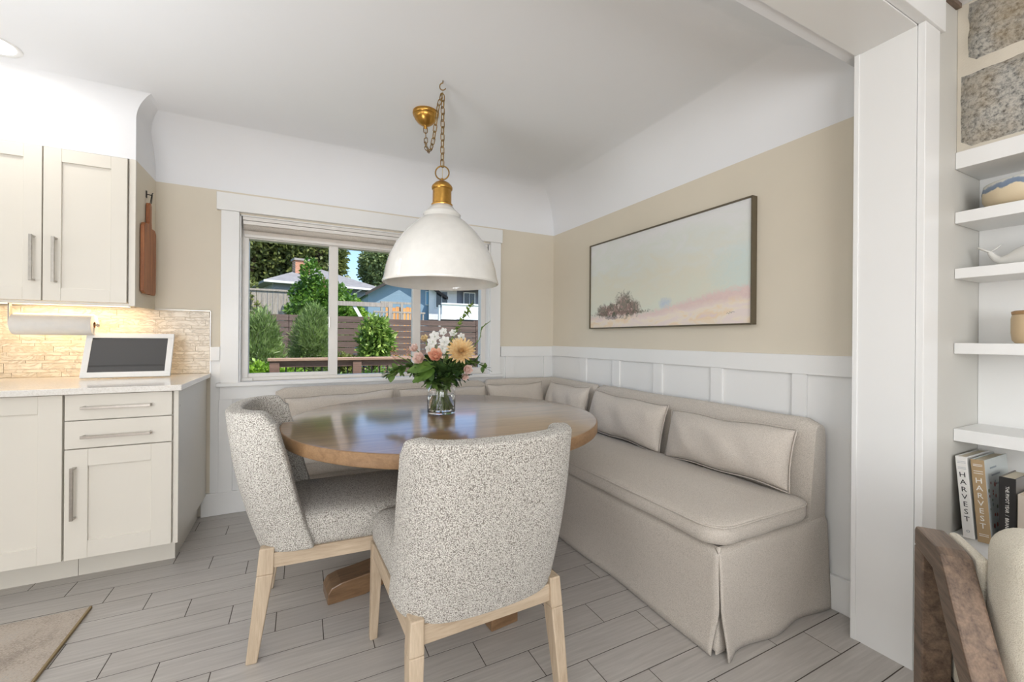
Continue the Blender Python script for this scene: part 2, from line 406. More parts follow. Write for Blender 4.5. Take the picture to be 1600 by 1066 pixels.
struct('ceiling_living', M_CEIL, MB().box(LX, BY, ZC, RX, Y0, 2.459))
struct('ceiling_soffit', M_CEIL, MB().box(LX, SY + 0.001, ZP, SX - 0.001, WY, ZP + 0.01))

for wname, (cx_, cy_, cz_), hx_, hy_, hz_ in (('fill_frame_1', (-0.6, BY, 1.4), 1.75, 0, 0.9), ('fill_frame_2', (LX, -1.2, 1.4), 0, 1.25, 0.8), ('fill_frame_3', (LX, 1.75, 1.4), 0, 0.8, 0.65)):  # trim bars added around the fill lights; the wall behind has no opening
    w = setting(wname, (cx_, cy_, cz_))
    for sgn in (-1, 1):
        if hx_:
            box('fill_frame_bar', M_TRIM, w, (cx_ + sgn * hx_, cy_, cz_ - hz_ - .09, cx_ + sgn * (hx_ + .09), cy_ + .03, cz_ + hz_ + .09), world=True); box('fill_frame_bar', M_TRIM, w, (cx_ - hx_, cy_, cz_ + sgn * hz_, cx_ + hx_, cy_ + .03, cz_ + sgn * (hz_ + .09)), world=True)
        else:
            box('fill_frame_bar', M_TRIM, w, (cx_, cy_ + sgn * hy_, cz_ - hz_ - .09, cx_ + .03, cy_ + sgn * (hy_ + .09), cz_ + hz_ + .09), world=True); box('fill_frame_bar', M_TRIM, w, (cx_, cy_ - hy_, cz_ + sgn * hz_, cx_ + .03, cy_ + hy_, cz_ + sgn * (hz_ + .09)), world=True)
# cased opening trim
tr = setting('trim_1', (JX, Y0, 0))
box('jamb_board', M_TRIM, tr, (JX - 0.004, Y0, 0, JX + 0.02, Y1, 2.262), world=True)
box('jamb_edge', M_TRIM, tr, (JX - 0.008, Y1 - 0.012, 0, JX + 0.02, Y1 + 0.004, 2.262), world=True, bevel=0.001)
box('side_casing', M_TRIM, tr, (JX, Y0 - 0.022, 0, JX + 0.113, Y0, 2.262), world=True, bevel=0.002)
box('header_board', M_TRIM, tr, (OX0, Y0, 2.256, JX, Y1, 2.264), world=True)
box('header_casing', M_TRIM, tr, (OX0 - 0.13, Y0 - 0.030, 2.262, JX + 0.135, Y0, 2.385), world=True, bevel=0.002)
box('side_casing', M_TRIM, tr, (OX0 - 0.113, Y0 - 0.022, 0, OX0, Y0, 2.262), world=True, bevel=0.002)
tr = setting('trim_2', (2.1, Y0, 2.42)); box('picture_rail', M_ARM, tr, (2.062, Y0 - 0.016, 2.425, 2.24, Y0, 2.44), world=True)

# wainscot: back wall
SK = 0.008
def wains_back(name, x0, x1, stiles, zt=1.083):
    w = setting(name, (x0, WY, 0))
    box('panel', M_TRIM, w, (x0, WY - SK, 0, x1, WY, zt), world=True)
    box('top_rail', M_TRIM, w, (x0, WY - 0.026, zt - 0.088, x1, WY - SK, zt), world=True, bevel=0.002)
    for a, b_ in stiles: box('stile', M_TRIM, w, (a, WY - 0.022, 0.144, b_, WY - SK, zt - 0.088), world=True, bevel=0.0015)
    return w
wains_back('trim_3', WX1 + 0.10, EX, [(1.579, 1.660), (1.966, 2.034)])
wains_back('trim_4', -0.516, WX0 - 0.10, [])
w = setting('trim_5', (0, WY, 0))
box('panel', M_TRIM, w, (WX0 - 0.10, WY - SK, 0, WX1 + 0.10, WY, 0.84), world=True)
for a in (-0.47, -0.17, 0.2, 0.57, 0.94, 1.31): box('stile', M_TRIM, w, (a, WY - 0.022, 0.144, a + 0.075, WY - SK, 0.741), world=True, bevel=0.0015)
box('baseboard_back', M_TRIM, None, (-0.56, WY - 0.030, 0, EX, WY - SK, 0.144), kind='structure', bevel=0.004)
# wainscot: right wall
w = setting('trim_6', (EX, Y1, 0))
box('panel', M_TRIM, w, (EX - SK, Y1, 0, EX, WY, 1.087), world=True)
box('top_rail', M_TRIM, w, (EX - 0.026, Y1, 0.999, EX - SK, WY - 0.02, 1.087), world=True, bevel=0.002)
for a, b_ in ((1.104, 1.167), (1.530, 1.603), (1.957, 2.033), (2.358, 2.434), (2.751, 2.838)):
    box('stile', M_TRIM, w, (EX - 0.022, a, 0.144, EX - SK, b_, 0.999), world=True, bevel=0.0015)
box('baseboard_right', M_TRIM, None, (EX - 0.030, Y1, 0, EX - SK, WY - 0.03, 0.147), kind='structure', bevel=0.004)

# ------------------------------------------------------------------ window
wi = setting('window_1', (0.535, WY, WZ0))
box('head_casing', M_TRIM, wi, (-0.487, WY - 0.034, 1.967, 1.538, WY, 2.079), world=True, bevel=0.002)
box('side_casing', M_TRIM, wi, (-0.463, WY - 0.024, WZ0, WX0, WY, 1.967), world=True, bevel=0.0015)
box('side_casing', M_TRIM, wi, (WX1, WY - 0.024, WZ0, 1.527, WY, 1.967), world=True, bevel=0.0015)
box('sill', M_TRIM, wi, (-0.482, WY - 0.050, 0.826, 1.540, WY + 0.05, 0.851), world=True, bevel=0.003)
box('apron', M_TRIM, wi, (-0.464, WY - 0.026, 0.741, 1.527, WY, 0.826), world=True, bevel=0.0015)
# reveal liner
box('reveal', M_TRIM, wi, (WX0, WY, WZ0, WX0 + 0.008, WY + 0.16, WZ1), world=True)
box('reveal', M_TRIM, wi, (WX1 - 0.008, WY, WZ0, WX1, WY + 0.16, WZ1), world=True)
box('reveal', M_TRIM, wi, (WX0, WY, WZ1 - 0.008, WX1, WY + 0.16, WZ1), world=True)
FY = WY + 0.066
box('frame_stile', M_FRAME, wi, (WX0 + .008, FY, 0.851, -0.318, FY + 0.07, 1.949), world=True, bevel=0.003)
box('frame_stile', M_FRAME, wi, (1.385, FY, 0.851, WX1 - .008, FY + 0.07, 1.949), world=True, bevel=0.003)
box('frame_rail', M_FRAME, wi, (-0.318, FY, 0.851, 1.385, FY + 0.07, 0.874), world=True, bevel=0.002)
box('frame_rail', M_FRAME, wi, (-0.318, FY, 1.815, 1.385, FY + 0.07, 1.949), world=True, bevel=0.002)
box('mullion', M_FRAME, wi, (0.181, FY - 0.004, 0.874, 0.243, FY + 0.05, 1.815), world=True, bevel=0.003)
box('mullion', M_FRAME, wi, (0.795, FY - 0.004, 0.874, 0.858, FY + 0.05, 1.815), world=True, bevel=0.003)
box('sash_rail', M_FRAME, wi, (-0.318, FY + 0.008, 0.874, 0.181, FY + 0.04, 0.900), world=True, bevel=0.002)
box('sash_rail', M_FRAME, wi, (0.858, FY + 0.008, 0.874, 1.385, FY + 0.04, 0.900), world=True, bevel=0.002)
box('latch', M_STEEL, wi, (0.180, FY - 0.014, 1.22, 0.190, FY - 0.004, 1.30), world=True, bevel=0.002)
box('window_stop', M_FRAME, wi, (WX0 + .008, FY - 0.02, 0.851, -0.29, FY, 0.872), world=True, bevel=0.002)
for a, b_, z0 in ((-0.318, 0.181, 0.900), (0.243, 0.795, 0.874), (0.858, 1.385, 0.900)):
    box('pane', M_WGLASS, wi, (a, FY + 0.022, z0, b_, FY + 0.026, 1.815), world=True)
# roller blind
bl = thing('roller_blind', 'rolled up white roller blind across the top of the window', 'blind', (0.535, WY + 0.03, 1.86))
box('headrail', M_FRAME, bl, (-0.348, WY + 0.004, 1.925, 1.418, WY + 0.055, 1.948), world=True, bevel=0.002)
box('fascia', M_FRAME, bl, (-0.346, WY + 0.002, 1.897, 1.416, WY + 0.014, 1.922), world=True, bevel=0.003)
MB().lathe([(0.024, -0.344), (0.024, 1.414)], 20, (0, WY + 0.034, 1.888), axis='x').build('roller', M_LINEN, bl, world=True, smooth=True)
box('shade_fabric', plain('shade_fabric', lin(222, 214, 204), 0.8), bl, (-0.344, WY + 0.054, 1.838, 1.414, WY + 0.056, 1.89), world=True)
box('hem_bar', M_FRAME, bl, (-0.344, WY + 0.048, 1.822, 1.414, WY + 0.060, 1.842), world=True, bevel=0.003)

# ------------------------------------------------------------------ kitchen: base cabinets
def handle(parent, p0, p1, out, world=True):   # bar pull between two points, out = direction of standoff
    p0, p1, out = Vector(p0), Vector(p1), Vector(out)
    mb = MB(); r = 0.006
    d = (p1 - p0).normalized(); s = d.cross(out.normalized()) * 0.006
    def bar(a, b_, w, h):
        a, b_ = Vector(a), Vector(b_); dd = (b_ - a).normalized(); h = h.normalized() * 0.0035
        w = w.normalized() * 0.0065
        mb.add([a - w - h, a + w - h, a + w + h, a - w + h, b_ - w - h, b_ + w - h, b_ + w + h, b_ - w + h],
               [(0, 3, 2, 1), (4, 5, 6, 7), (0, 1, 5, 4), (1, 2, 6, 5), (2, 3, 7, 6), (3, 0, 4, 7)])
    bar(p0 + out, p1 + out, s, out)
    bar(p0 + d * 0.006, p0 + d * 0.006 + out, s, d); bar(p1 - d * 0.006, p1 - d * 0.006 + out, s, d)
    return mb.build('handle', M_STEEL, parent, world=world, bevel=0.0012, seg=1)
def shaker(parent, x0, x1, z0, z1, yf, name='door', st=0.078):
    t = 0.020; mb = MB()
    mb.box(x0 + st * .5, yf + 0.010, z0 + st * .5, x1 - st * .5, yf + t - 0.003, z1 - st * .5)
    d = mb.build(name, M_CAB, parent, world=True)
    for xa, xb in ((x0, x0 + st), (x1 - st, x1)): MB().box(xa, yf, z0, xb, yf + t, z1).build('door_stile', M_CAB, d, world=True, bevel=0.0012, seg=1)
    for za, zb in ((z0, z0 + st), (z1 - st, z1)): MB().box(x0 + st, yf + .0006, za, x1 - st, yf + t, zb).build('door_rail', M_CAB, d, world=True, bevel=0.0012, seg=1)
    return d
YF = 2.570
cb = thing('base_cabinet', 'cream base cabinet with two drawers over a door, at the end beside the nook', 'cabinet', (-0.75, 2.93, 0))
box('body', M_CAB, cb, (-0.943, YF + 0.022, 0.137, -0.552, WY, 0.886), world=True)
box('end_panel', M_CAB, cb, (-0.552, YF + 0.006, 0.137, -0.533, WY - 0.03, 0.886), world=True, bevel=0.001)
box('plinth', M_CAB, cb, (-0.943, 2.727, 0, -0.575, WY - 0.03, 0.137), world=True)
d1 = box('drawer', M_CAB, cb, (-0.939, YF, 0.768, -0.558, YF + 0.02, 0.882), world=True, bevel=0.0012); handle(d1, (-0.878, YF, 0.8245), (-0.632, YF, 0.8245), (0, -0.03, 0))
d2 = box('drawer', M_CAB, cb, (-0.939, YF, 0.640, -0.558, YF + 0.02, 0.763), world=True, bevel=0.0012); handle(d2, (-0.878, YF, 0.693), (-0.632, YF, 0.693), (0, -0.03, 0))
d3 = shaker(cb, -0.939, -0.558, 0.140, 0.635, YF); handle(d3, (-0.905, YF, 0.325), (-0.905, YF, 0.560), (0, -0.03, 0))
box('screw_cap', M_STEEL, cb, (-0.5335, 2.60, 0.80, -0.5325, 2.606, 0.812), world=True)
cb2 = thing('base_cabinet', 'cream base cabinet with one tall shaker door, at the left edge of the picture', 'cabinet', (-1.25, 2.93, 0))
box('body', M_CAB, cb2, (-1.545, YF + 0.022, 0.137, -0.945, WY, 0.886), world=True)
box('plinth', M_CAB, cb2, (-1.545, 2.727, 0, -0.945, WY - 0.03, 0.137), world=True)
d = shaker(cb2, -1.541, -0.947, 0.140, 0.882, YF); handle(d, (-1.50, YF, 0.56), (-1.50, YF, 0.79), (0, -0.03, 0))
ct = box('countertop', M_QUARTZ, None, (-2.2, 2.535, 0.887, -0.514, WY - 0.012, 0.915), bevel=0.003)
tag(ct, 'speckled white quartz countertop over the base cabinets', 'countertop')
ct.data.transform(Matrix.Translation((0, 0, 0)))

# backsplash of marble strips
bs = setting('trim_7', (-1.0, WY, 0.915))
box('grout_bed', M_GROUT2, bs, (-1.62, WY - 0.009, 0.915, -0.518, WY, 1.312), world=True)
box('edge_strip', M_STEEL, bs, (-0.519, WY - 0.013, 0.915, -0.516, WY, 1.314), world=True)
box('edge_strip', M_STEEL, bs, (-1.62, WY - 0.013, 1.311, -0.516, WY, 1.314), world=True)
z = 0.917; hts = [0.026, 0.018, 0.034, 0.016, 0.026, 0.018, 0.034, 0.016, 0.018, 0.034, 0.016, 0.026, 0.018, 0.034, 0.018, 0.034, 0.018]
k = 0
while z < 1.305 and k < len(hts):
    h = min(hts[k], 1.310 - z); x = -1.62 - random.random() * 0.12
    while x < -0.521:
        L = random.choice([0.10, 0.15, 0.20, 0.25]); xa, xb = max(x, -1.62), min(x + L, -0.520)
        if xb - xa > 0.012:
            pr = random.random() * 0.0015
            MB().box(xa + .0008, WY - 0.0115 - pr, z, xb - .0008, WY - 0.004, z + h - 0.0016).build('tile', M_MARBLE, bs, world=True)
        x += L
    z += h; k += 1
op = thing('outlet', 'cream wall outlet plate on the marble backsplash, cut by the left edge', 'outlet', (-1.485, WY - 0.014, 1.0))
box('plate', M_CAB, op, (-1.525, WY - 0.019, 0.955, -1.452, WY - 0.012, 1.072), world=True, bevel=0.002)
box('socket', M_TRIM, op, (-1.505, WY - 0.021, 0.975, -1.470, WY - 0.018, 1.052), world=True, bevel=0.002)

# upper cabinet
uc = thing('wall_cabinet', 'cream wall cabinet with two tall shaker doors above the marble backsplash', 'cabinet', (-1.15, 3.1, 1.325))
box('body', M_CAB, uc, (-1.485, 2.953, 1.328, -0.822, WY - 0.0, ZP), world=True)
box('side_panel', M_WALL, uc, (-0.822, 2.950, 1.310, -0.800, WY, ZP), world=True)
box('front_edge', M_CAB, uc, (-0.826, 2.935, 1.310, -0.800, 2.951, ZP), world=True)
box('light_rail', M_CAB, uc, (-1.485, 2.936, 1.308, -0.826, 2.953, 1.322), world=True)
UY = 2.925
d = shaker(uc, -1.477, -1.158, 1.324, 2.094, UY, st=0.066); handle(d, (-1.185, UY, 1.418), (-1.185, UY, 1.645), (0, -0.03, 0))
d = shaker(uc, -1.153, -0.832, 1.324, 2.094, UY, st=0.066); handle(d, (-1.105, UY, 1.415), (-1.105, UY, 1.643), (0, -0.03, 0))
ul = thing('under_cabinet_light', 'slim warm strip light under the wall cabinet', 'light', (-1.15, 3.14, 1.318))
box('housing', M_CAB, ul, (-1.44, 3.11, 1.316, -0.87, 3.16, 1.328), world=True)
box('diffuser', emis('warm_strip', (1, .72, .42, 1), 4), ul, (-1.43, 3.115, 1.3145, -0.88, 3.155, 1.316), world=True)
area('under_cabinet_lamp', (-1.15, 3.135, 1.312), (-1.15, 3.17, 0.9), 0.56, 0.03, 1.4, (1.0, 0.74, 0.46))

# downlight
dl = thing('downlight', 'round white recessed downlight in the kitchen ceiling at the upper left', 'light', (-1.235, 2.70, ZC))
MB().lathe([(0.074, -0.001), (0.092, -0.006), (0.096, -0.001)], 48, (-1.235, 2.70, ZC), cap=False).build('trim_ring', M_TRIM, dl, world=True, smooth=True)
MB().lathe([(0.001, -0.002), (0.075, -0.002)], 48, (-1.235, 2.70, ZC), cap=False).build('lens', emis('downlight_lens', (1, .96, .9, 1), 9), dl, world=True)
area('downlight_lamp', (-1.235, 2.66, ZC - 0.02), (-1.235, 2.72, 0), 0.14, 0.14, 0.9, (1, 0.93, 0.84))

# paper towel
pt = thing('paper_towel_holder', 'white paper towel roll on a holder under the wall cabinet', 'paper towel', (-1.16, 3.10, 1.21))
MB().lathe([(0.017, 0.0), (0.055, 0.0), (0.057, 0.004), (0.057, 0.306), (0.055, 0.31), (0.017, 0.31)], 40, (-1.325, 3.10, 1.208), cap=False, axis='x').build('paper_roll', M_PAPER, pt, world=True, angle=40)
MB().lathe([(0.017, 0.0), (0.017, 0.3101), (0.015, 0.3102), (0.015, 0.0)], 24, (-1.325, 3.10, 1.208), cap=False, axis='x').build('cardboard_core', plain('cardboard', lin(150, 104, 66), 0.8), pt, world=True)
MB().tube([(-1.340, 3.10, 1.208), (-1.000, 3.10, 1.208)], 0.004, 8).build('rod', M_STEEL, pt, world=True)
MB().lathe([(0.001, 0), (0.011, 0.002), (0.012, 0.010), (0.001, 0.012)], 16, (-1.006, 3.10, 1.208), axis='x').build('end_cap', M_STEEL, pt, world=True, smooth=True)
MB().box(-1.346, 3.088, 1.20, -1.339, 3.112, 1.318).box(-1.345, 3.07, 1.3145, -1.02, 3.13, 1.3175).build('bracket', M_STEEL, pt, world=True, bevel=0.001)

# smart display / tablet leaning on the backsplash
tb = thing('display_frame', 'white framed dark screen leaning on the marble backsplash', 'screen', (-0.87, 3.05, 0.9155), R(0))
x0, x1, y0_, y1_, z0, z1 = -1.051, -0.668, 3.030, 3.120, 0.922, 1.161
def scr(u, w, off): # u along x, w up the lean
    X = x0 + (x1 - x0) * u + (0.030 * w if False else 0); dy = y1_ - y0_; dz = z1 - z0; n = Vector((0, -dz, dy)).normalized()
    return (X, y0_ + dy * w + n.y * off, z0 + dz * w + n.z * off)
def slab(parent, name, mat, u0, u1, w0, w1, o0, o1, **k):
    return MB().prism([(u0, w0), (u1, w0), (u1, w1), (u0, w1)], lambda p: scr(p[0], p[1], o0), lambda p: scr(p[0], p[1], o1)).build(name, mat, parent, world=True, **k)
slab(tb, 'back_shell', M_TRIM, 0, 1, 0, 1, -0.012, 0.0, bevel=0.003)
fb = M_TRIM
slab(tb, 'bezel', fb, 0, 1, 0, 0.115, 0, 0.006, bevel=0.001); slab(tb, 'bezel', fb, 0, 1, 0.895, 1, 0, 0.006, bevel=0.001)
slab(tb, 'bezel', fb, 0, 0.07, 0.115, 0.895, 0, 0.006, bevel=0.001); slab(tb, 'bezel', fb, 0.93, 1, 0.115, 0.895, 0, 0.006, bevel=0.001)
slab(tb, 'screen_glass', plain('dark_glass', lin(46, 44, 42), 0.04, Specular_IOR_Level=0.9), 0.07, 0.93, 0.115, 0.895, 0, 0.003)

# cutting board on a hook (side of wall cabinet)
hk = thing('wall_hook', 'small black iron hook on the beige cabinet side', 'hook', (SX, 3.105, 1.955))
MB().tube([(-0.80, 3.105, 1.965), (-0.775, 3.105, 1.962), (-0.770, 3.105, 1.975)], 0.003, 8).box(-0.80, 3.098, 1.945, -0.796, 3.112, 1.985).build('hook', M_BLACK, hk, world=True)
cbd = thing('cutting_board', 'long brown wooden cutting board with a handle, hanging on the cabinet side', 'cutting board', (-0.79, 3.105, 1.40))
def cbp(p): return p
outl = [(3.0, 1.40), (3.03, 1.388), (3.20, 1.39), (3.215, 1.41), (3.215, 1.755), (3.19, 1.775), (3.135, 1.775), (3.128, 1.81), (3.128, 1.90), (3.118, 1.915), (3.098, 1.915), (3.088, 1.90), (3.088, 1.80), (3.075, 1.79), (3.02, 1.785), (3.0, 1.765)]
MB().prism(outl, lambda p: (-0.797, p[0], p[1]), lambda p: (-0.779, p[0], p[1])).build('board', M_BOARD, cbd, world=True, bevel=0.003)
MB().tube([(-0.788, 3.108, 1.895), (-0.779, 3.101, 1.92), (-0.774, 3.103, 1.966), (-0.772, 3.108, 1.966), (-0.778, 3.116, 1.92), (-0.789, 3.110, 1.895)], 0.0022, 6, closed=True).build('leather_loop', M_BLACK, cbd, world=True)

# rug
rg = MB().box(-2.3, 1.25, 0.0005, -0.78, 2.372, 0.010).build('rug', M_RUG, None, bevel=0.003)
tag(rg, 'faded beige and grey kitchen rug at the lower left corner', 'rug')
box('rug_binding', plain('rug_binding', lin(150, 130, 96), 0.9), rg, (-0.786, 1.25, 0.0006, -0.777, 2.374, 0.0115), bevel=0.002)

# ------------------------------------------------------------------ banquette
def sheet(fn, nu, nv, **k): return MB().grid(fn, nu, nv)
ZB = 0.405
def backrest(parent, a, b_, horiz, outer, rnd_a=False, rnd_b=False):
    # padded back running from a to b_ ; horiz 'y' -> along y against right wall, 'x' -> along x against window wall
    prof = [(0.0, 0.02), (0.0, 0.76), (0.006, 0.795), (0.022, 0.812), (0.042, 0.816), (0.062, 0.808), (0.074, 0.785), (0.080, 0.74), (0.115, 0.42), (0.115, 0.02)]
    n = 30; vs = []; fs = []; m = len(prof)
    for i in range(n):
        t = i / (n - 1); p = a + (b_ - a) * t
        dist = min((p - a) if not rnd_a else 0 + (p - a), 9)
        sh = 0
        e = 0.030
        da, db = abs(p - a), abs(b_ - p)
        for q in (da, db):
            if q < e: sh = max(sh, e - math.sqrt(max(0, e * e - (e - q) ** 2)))
        for (o_, zz) in prof:
            z2 = zz if zz < 0.5 else zz - sh * 0.8
            z2 += 0.002 * math.sin(p * 9)
            if horiz == 'y': vs.append((outer - o_ , p, z2))
            else: vs.append((p, outer - o_, z2))
    for i in range(n - 1):
        for j in range(m - 1): fs.append((i * m + j, i * m + j + 1, (i + 1) * m + j + 1, (i + 1) * m + j))
        fs.append((i * m + m - 1, i * m, (i + 1) * m, (i + 1) * m + m - 1))
    fs.append(tuple(range(m))); fs.append(tuple((n - 1) * m + j for j in range(m)))
    # concentrate samples near ends
    return MB().add(vs, fs).build('backrest', M_LINEN, parent, world=True, angle=50)
def cushion(name, x0, x1, y0, y1, z0, z1, label, group, corner=0.09, crown=0.02):
    o = thing(name, label, 'seat cushion', ((x0 + x1) / 2, (y0 + y1) / 2, z0), 0, group)
    cx, cy, hx, hy = 0, 0, (x1 - x0) / 2, (y1 - y0) / 2
    mb = MB(); N = 96; rings = []
    def per(a, ins, rad):
        # rounded rectangle point by angle parameter
        hx2, hy2 = hx - ins, hy - ins; r = max(rad - ins * .5, 0.01)
        per_ = []
        segs = [(hx2 - r, -(hy2 - r), hx2 - r, hy2 - r)]
        pts = []
        for (ccx, ccy, a0) in ((hx2 - r, hy2 - r, 0), (-(hx2 - r), hy2 - r, 90), (-(hx2 - r), -(hy2 - r), 180), (hx2 - r, -(hy2 - r), 270)):
            for k in range(9): pts.append((ccx + r * math.cos(R(a0 + 90 * k / 8)), ccy + r * math.sin(R(a0 + 90 * k / 8))))
        out = []
        for i in range(len(pts)):
            p, q = pts[i], pts[(i + 1) % len(pts)]; out.append(p)
            if i % 9 == 8:
                for k in range(1, 12): out.append((p[0] + (q[0] - p[0]) * k / 12, p[1] + (q[1] - p[1]) * k / 12))
        return out
    h = z1 - z0
    lv = [(0.08, 0.0), (0.03, 0.002), (0.006, 0.014), (0.0, 0.03), (0.0, h * .62), (0.004, h * .78), (0.002, h * .82), (0.012, h * .88), (0.05, h * .97), (0.11, h), (0.2, h + crown)]
    first = None; n = None
    for ins, zz in lv:
        P = per(0, min(ins, min(hx, hy) * 0.8), corner); n = len(P)
        w = [(p[0], p[1], zz + (0.002 * math.sin(p[0] * 31 + p[1] * 17) if ins < .1 else 0)) for p in P]
        rings.append(w)
    vs = [p for r_ in rings for p in r_]; fs = []
    for j in range(len(rings) - 1):
        for i in range(n): fs.append((j * n + i, j * n + (i + 1) % n, (j + 1) * n + (i + 1) % n, (j + 1) * n + i))
    fs.append(tuple(range(n))[::-1]); fs.append(tuple((len(rings) - 1) * n + i for i in range(n)))
    mb.add(vs, fs); c = mb.build('cover', M_LINEN, o, smooth=True)
    P = per(0, 0.0, corner); MB().tube([(p[0] * 1.0, p[1] * 1.0, h * .80) for p in P], 0.0035, 6, closed=True).build('piping', M_LINEN, o, smooth=True)
    return o
def pillow(label, cx, cy, cz, w, h, t, rz, lean, group='lumbar pillows on the banquette', roll=0.0, seed=0):
    o = thing('lumbar_pillow', label, 'pillow', (cx, cy, cz), 0, group)
    rg_ = random.Random(seed); ph = [rg_.uniform(0, 6.28) for _ in range(6)]
    mb = MB(); nu, nv = 33, 17; vs = []
    MT = Matrix.Rotation(rz, 3, 'Z') @ Matrix.Rotation(lean, 3, 'X') @ Matrix.Rotation(roll, 3, 'Y')
    def pt_(u, v, s):
        a, b_ = 2 * u - 1, 2 * v - 1
        th = t / 2 * (max(0, 1 - abs(a) ** 3.2) ** 0.55) * (max(0, 1 - abs(b_) ** 2.4) ** 0.6)
        X = w / 2 * a * (1 - 0.035 * (1 - b_ * b_) * abs(a) ** 6); Z = h / 2 * b_ * (1 - 0.07 * (1 - abs(a) ** 2.0))
        wr = 0.006 * math.sin(9 * a + ph[0] + 3 * b_) * (1 - a * a) * (1 - b_ * b_) + 0.004 * math.sin(17 * a + 5 * b_ + ph[1]) * abs(a) * (1 - b_ * b_)
        Y = s * (th + wr * (th / (t / 2)))
        Z += 0.004 * math.sin(6 * a + ph[2]) * (1 if s > 0 else 1)
        return MT @ Vector((X, Y, Z + h / 2))
    for s in (1, -1):
        mb.grid(lambda u, v, s=s: pt_(u, v, s), nu, nv)
    bmx = mb
    # weld borders
    me_o = bmx.build('cover', M_LINEN2, o, smooth=True)
    bm = bmesh.new(); bm.from_mesh(me_o.data); bmesh.ops.remove_doubles(bm, verts=bm.verts, dist=0.0008); bmesh.ops.recalc_face_normals(bm, faces=bm.faces); bm.to_mesh(me_o.data); bm.free()
    md = me_o.modifiers.new('sub', 'SUBSURF'); md.levels = 1; md.render_levels = 1
    path = [pt_(k / 20, 0, 1) for k in range(21)] + [pt_(1, k / 10, 1) for k in range(1, 11)] + [pt_(1 - k / 20, 1, 1) for k in range(1, 21)] + [pt_(0, 1 - k / 10, 1) for k in range(1, 10)]
    MB().tube(path, 0.003, 6, closed=True).build('seam', M_LINEN2, o, smooth=True)
    return o

# right bench
nb = thing('banquette_section', 'long linen slipcovered banquette section along the right wall', 'banquette', (1.70, 1.76, 0), 0, 'slipcovered banquette sections')
BX0, BX1, BYn, BYf = 1.338, 2.022, 1.005, 2.500
box('base', M_LINEN, nb, (BX0 + 0.016, BYn + 0.016, 0.012, BX1 - 0.02, BYf, ZB - 0.004), world=True, bevel=0.012)
backrest(nb, BYn + 0.004, BYf, 'y', BX1 + 0.002)
def smooth_(t): t = max(0, min(1, t)); return t * t * (3 - 2 * t)
def frontp(u, v):   # u: far->near, v: top->bottom
    z = ZB * (1 - v) + 0.004 * v; y = BYf + (BYn - BYf) * u
    gap = 0.030 * smooth_((v - 0.50) / 0.5) * u ** 8
    x = BX0 + 0.012 * smooth_(v) + 0.006 * math.sin(y * 9) * v * v - 0.014 * (u ** 14) * v ** 3 + (0.012 if v < 0.001 else 0)
    return (x, y + gap, z)
MB().grid(frontp, 60, 16).build('skirt_front', M_LINEN, nb, world=True, smooth=True, solid=0.006)
def sidep(u, v):
    z = ZB * (1 - v) + 0.004 * v; x = BX0 + (2.045 - BX0) * u - (0.0)
    x2 = x + 0.026 * smooth_((v - 0.5) / 0.5) * (1 - u) ** 8
    if u > 0.85: x2 = x - 0.02 * (1 - v) * (u - 0.85) / 0.15
    y = BYn - 0.010 * v + 0.022 * math.sin(u * 6.0 + 0.4) ** 2 * v ** 2 * (1 if u > 0.12 else u / 0.12) + (0.012 if v < 0.001 else 0) - 0.012 * (1 - u) ** 10 * v
    return (x2, y, z)
MB().grid(sidep, 50, 16).build('skirt_side', M_LINEN, nb, world=True, smooth=True, solid=0.006)
MB().grid(lambda u, v: (BX0 + 0.018 + 0.05 * u, BYn + 0.024 - 0.0 * u, 0.006 + 0.24 * v), 4, 4).build('corner_pleat', M_LINEN, nb, world=True, solid=0.004)
MB().grid(lambda u, v: (BX1 - 0.115 + 0.116 * u, BYn - 0.001, 0.30 + 0.47 * v), 6, 10).build('back_end_panel', M_LINEN, nb, world=True, solid=0.004, smooth=True) if False else None
# corner bench
ncn = thing('banquette_section', 'linen banquette corner section between the window and the right wall', 'banquette', (1.70, 2.87, 0), 0, 'slipcovered banquette sections')
box('base', M_LINEN, ncn, (BX0, 2.516, 0.012, BX1 - 0.02, 3.19, ZB - 0.004), world=True, bevel=0.01)
backrest(ncn, 2.508, 3.200, 'y', BX1 + 0.002)
backrest(ncn, 1.345, 1.99, 'x', 3.205)
# window bench
nl = thing('banquette_section', 'long linen slipcovered banquette section under the window', 'banquette', (0.60, 2.87, 0), 0, 'slipcovered banquette sections')
box('base', M_LINEN, nl, (-0.125, 2.530, 0.012, 1.334, 3.19, ZB - 0.004), world=True, bevel=0.012)
backrest(nl, -0.145, 1.335, 'x', 3.205)
MB().grid(lambda u, v: (-0.135 + 1.46 * u, 2.514 - 0.008 * v + 0.006 * math.sin(u * 12) * v, ZB * (1 - v) + .004), 50, 12).build('skirt_front', M_LINEN, nl, world=True, smooth=True, solid=0.006)
MB().grid(lambda u, v: (-0.132 - 0.01 * v + 0.006 * math.sin(u * 9) * v, 2.516 + 0.66 * u, ZB * (1 - v) + .004), 30, 12).build('skirt_side', M_LINEN, nl, world=True, smooth=True, solid=0.006)
cushion('seat_cushion', 1.305, 1.905, 0.985, 2.50, ZB, 0.500, 'long linen seat cushion on the right wall bench', 'banquette seat cushions')
cushion('seat_cushion', 1.335, 1.90, 2.505, 3.085, ZB, 0.500, 'square linen seat cushion in the banquette corner', 'banquette seat cushions', 0.05)
cushion('seat_cushion', -0.155, 1.328, 2.475, 3.085, ZB, 0.500, 'long linen seat cushion on the bench under the window', 'banquette seat cushions')
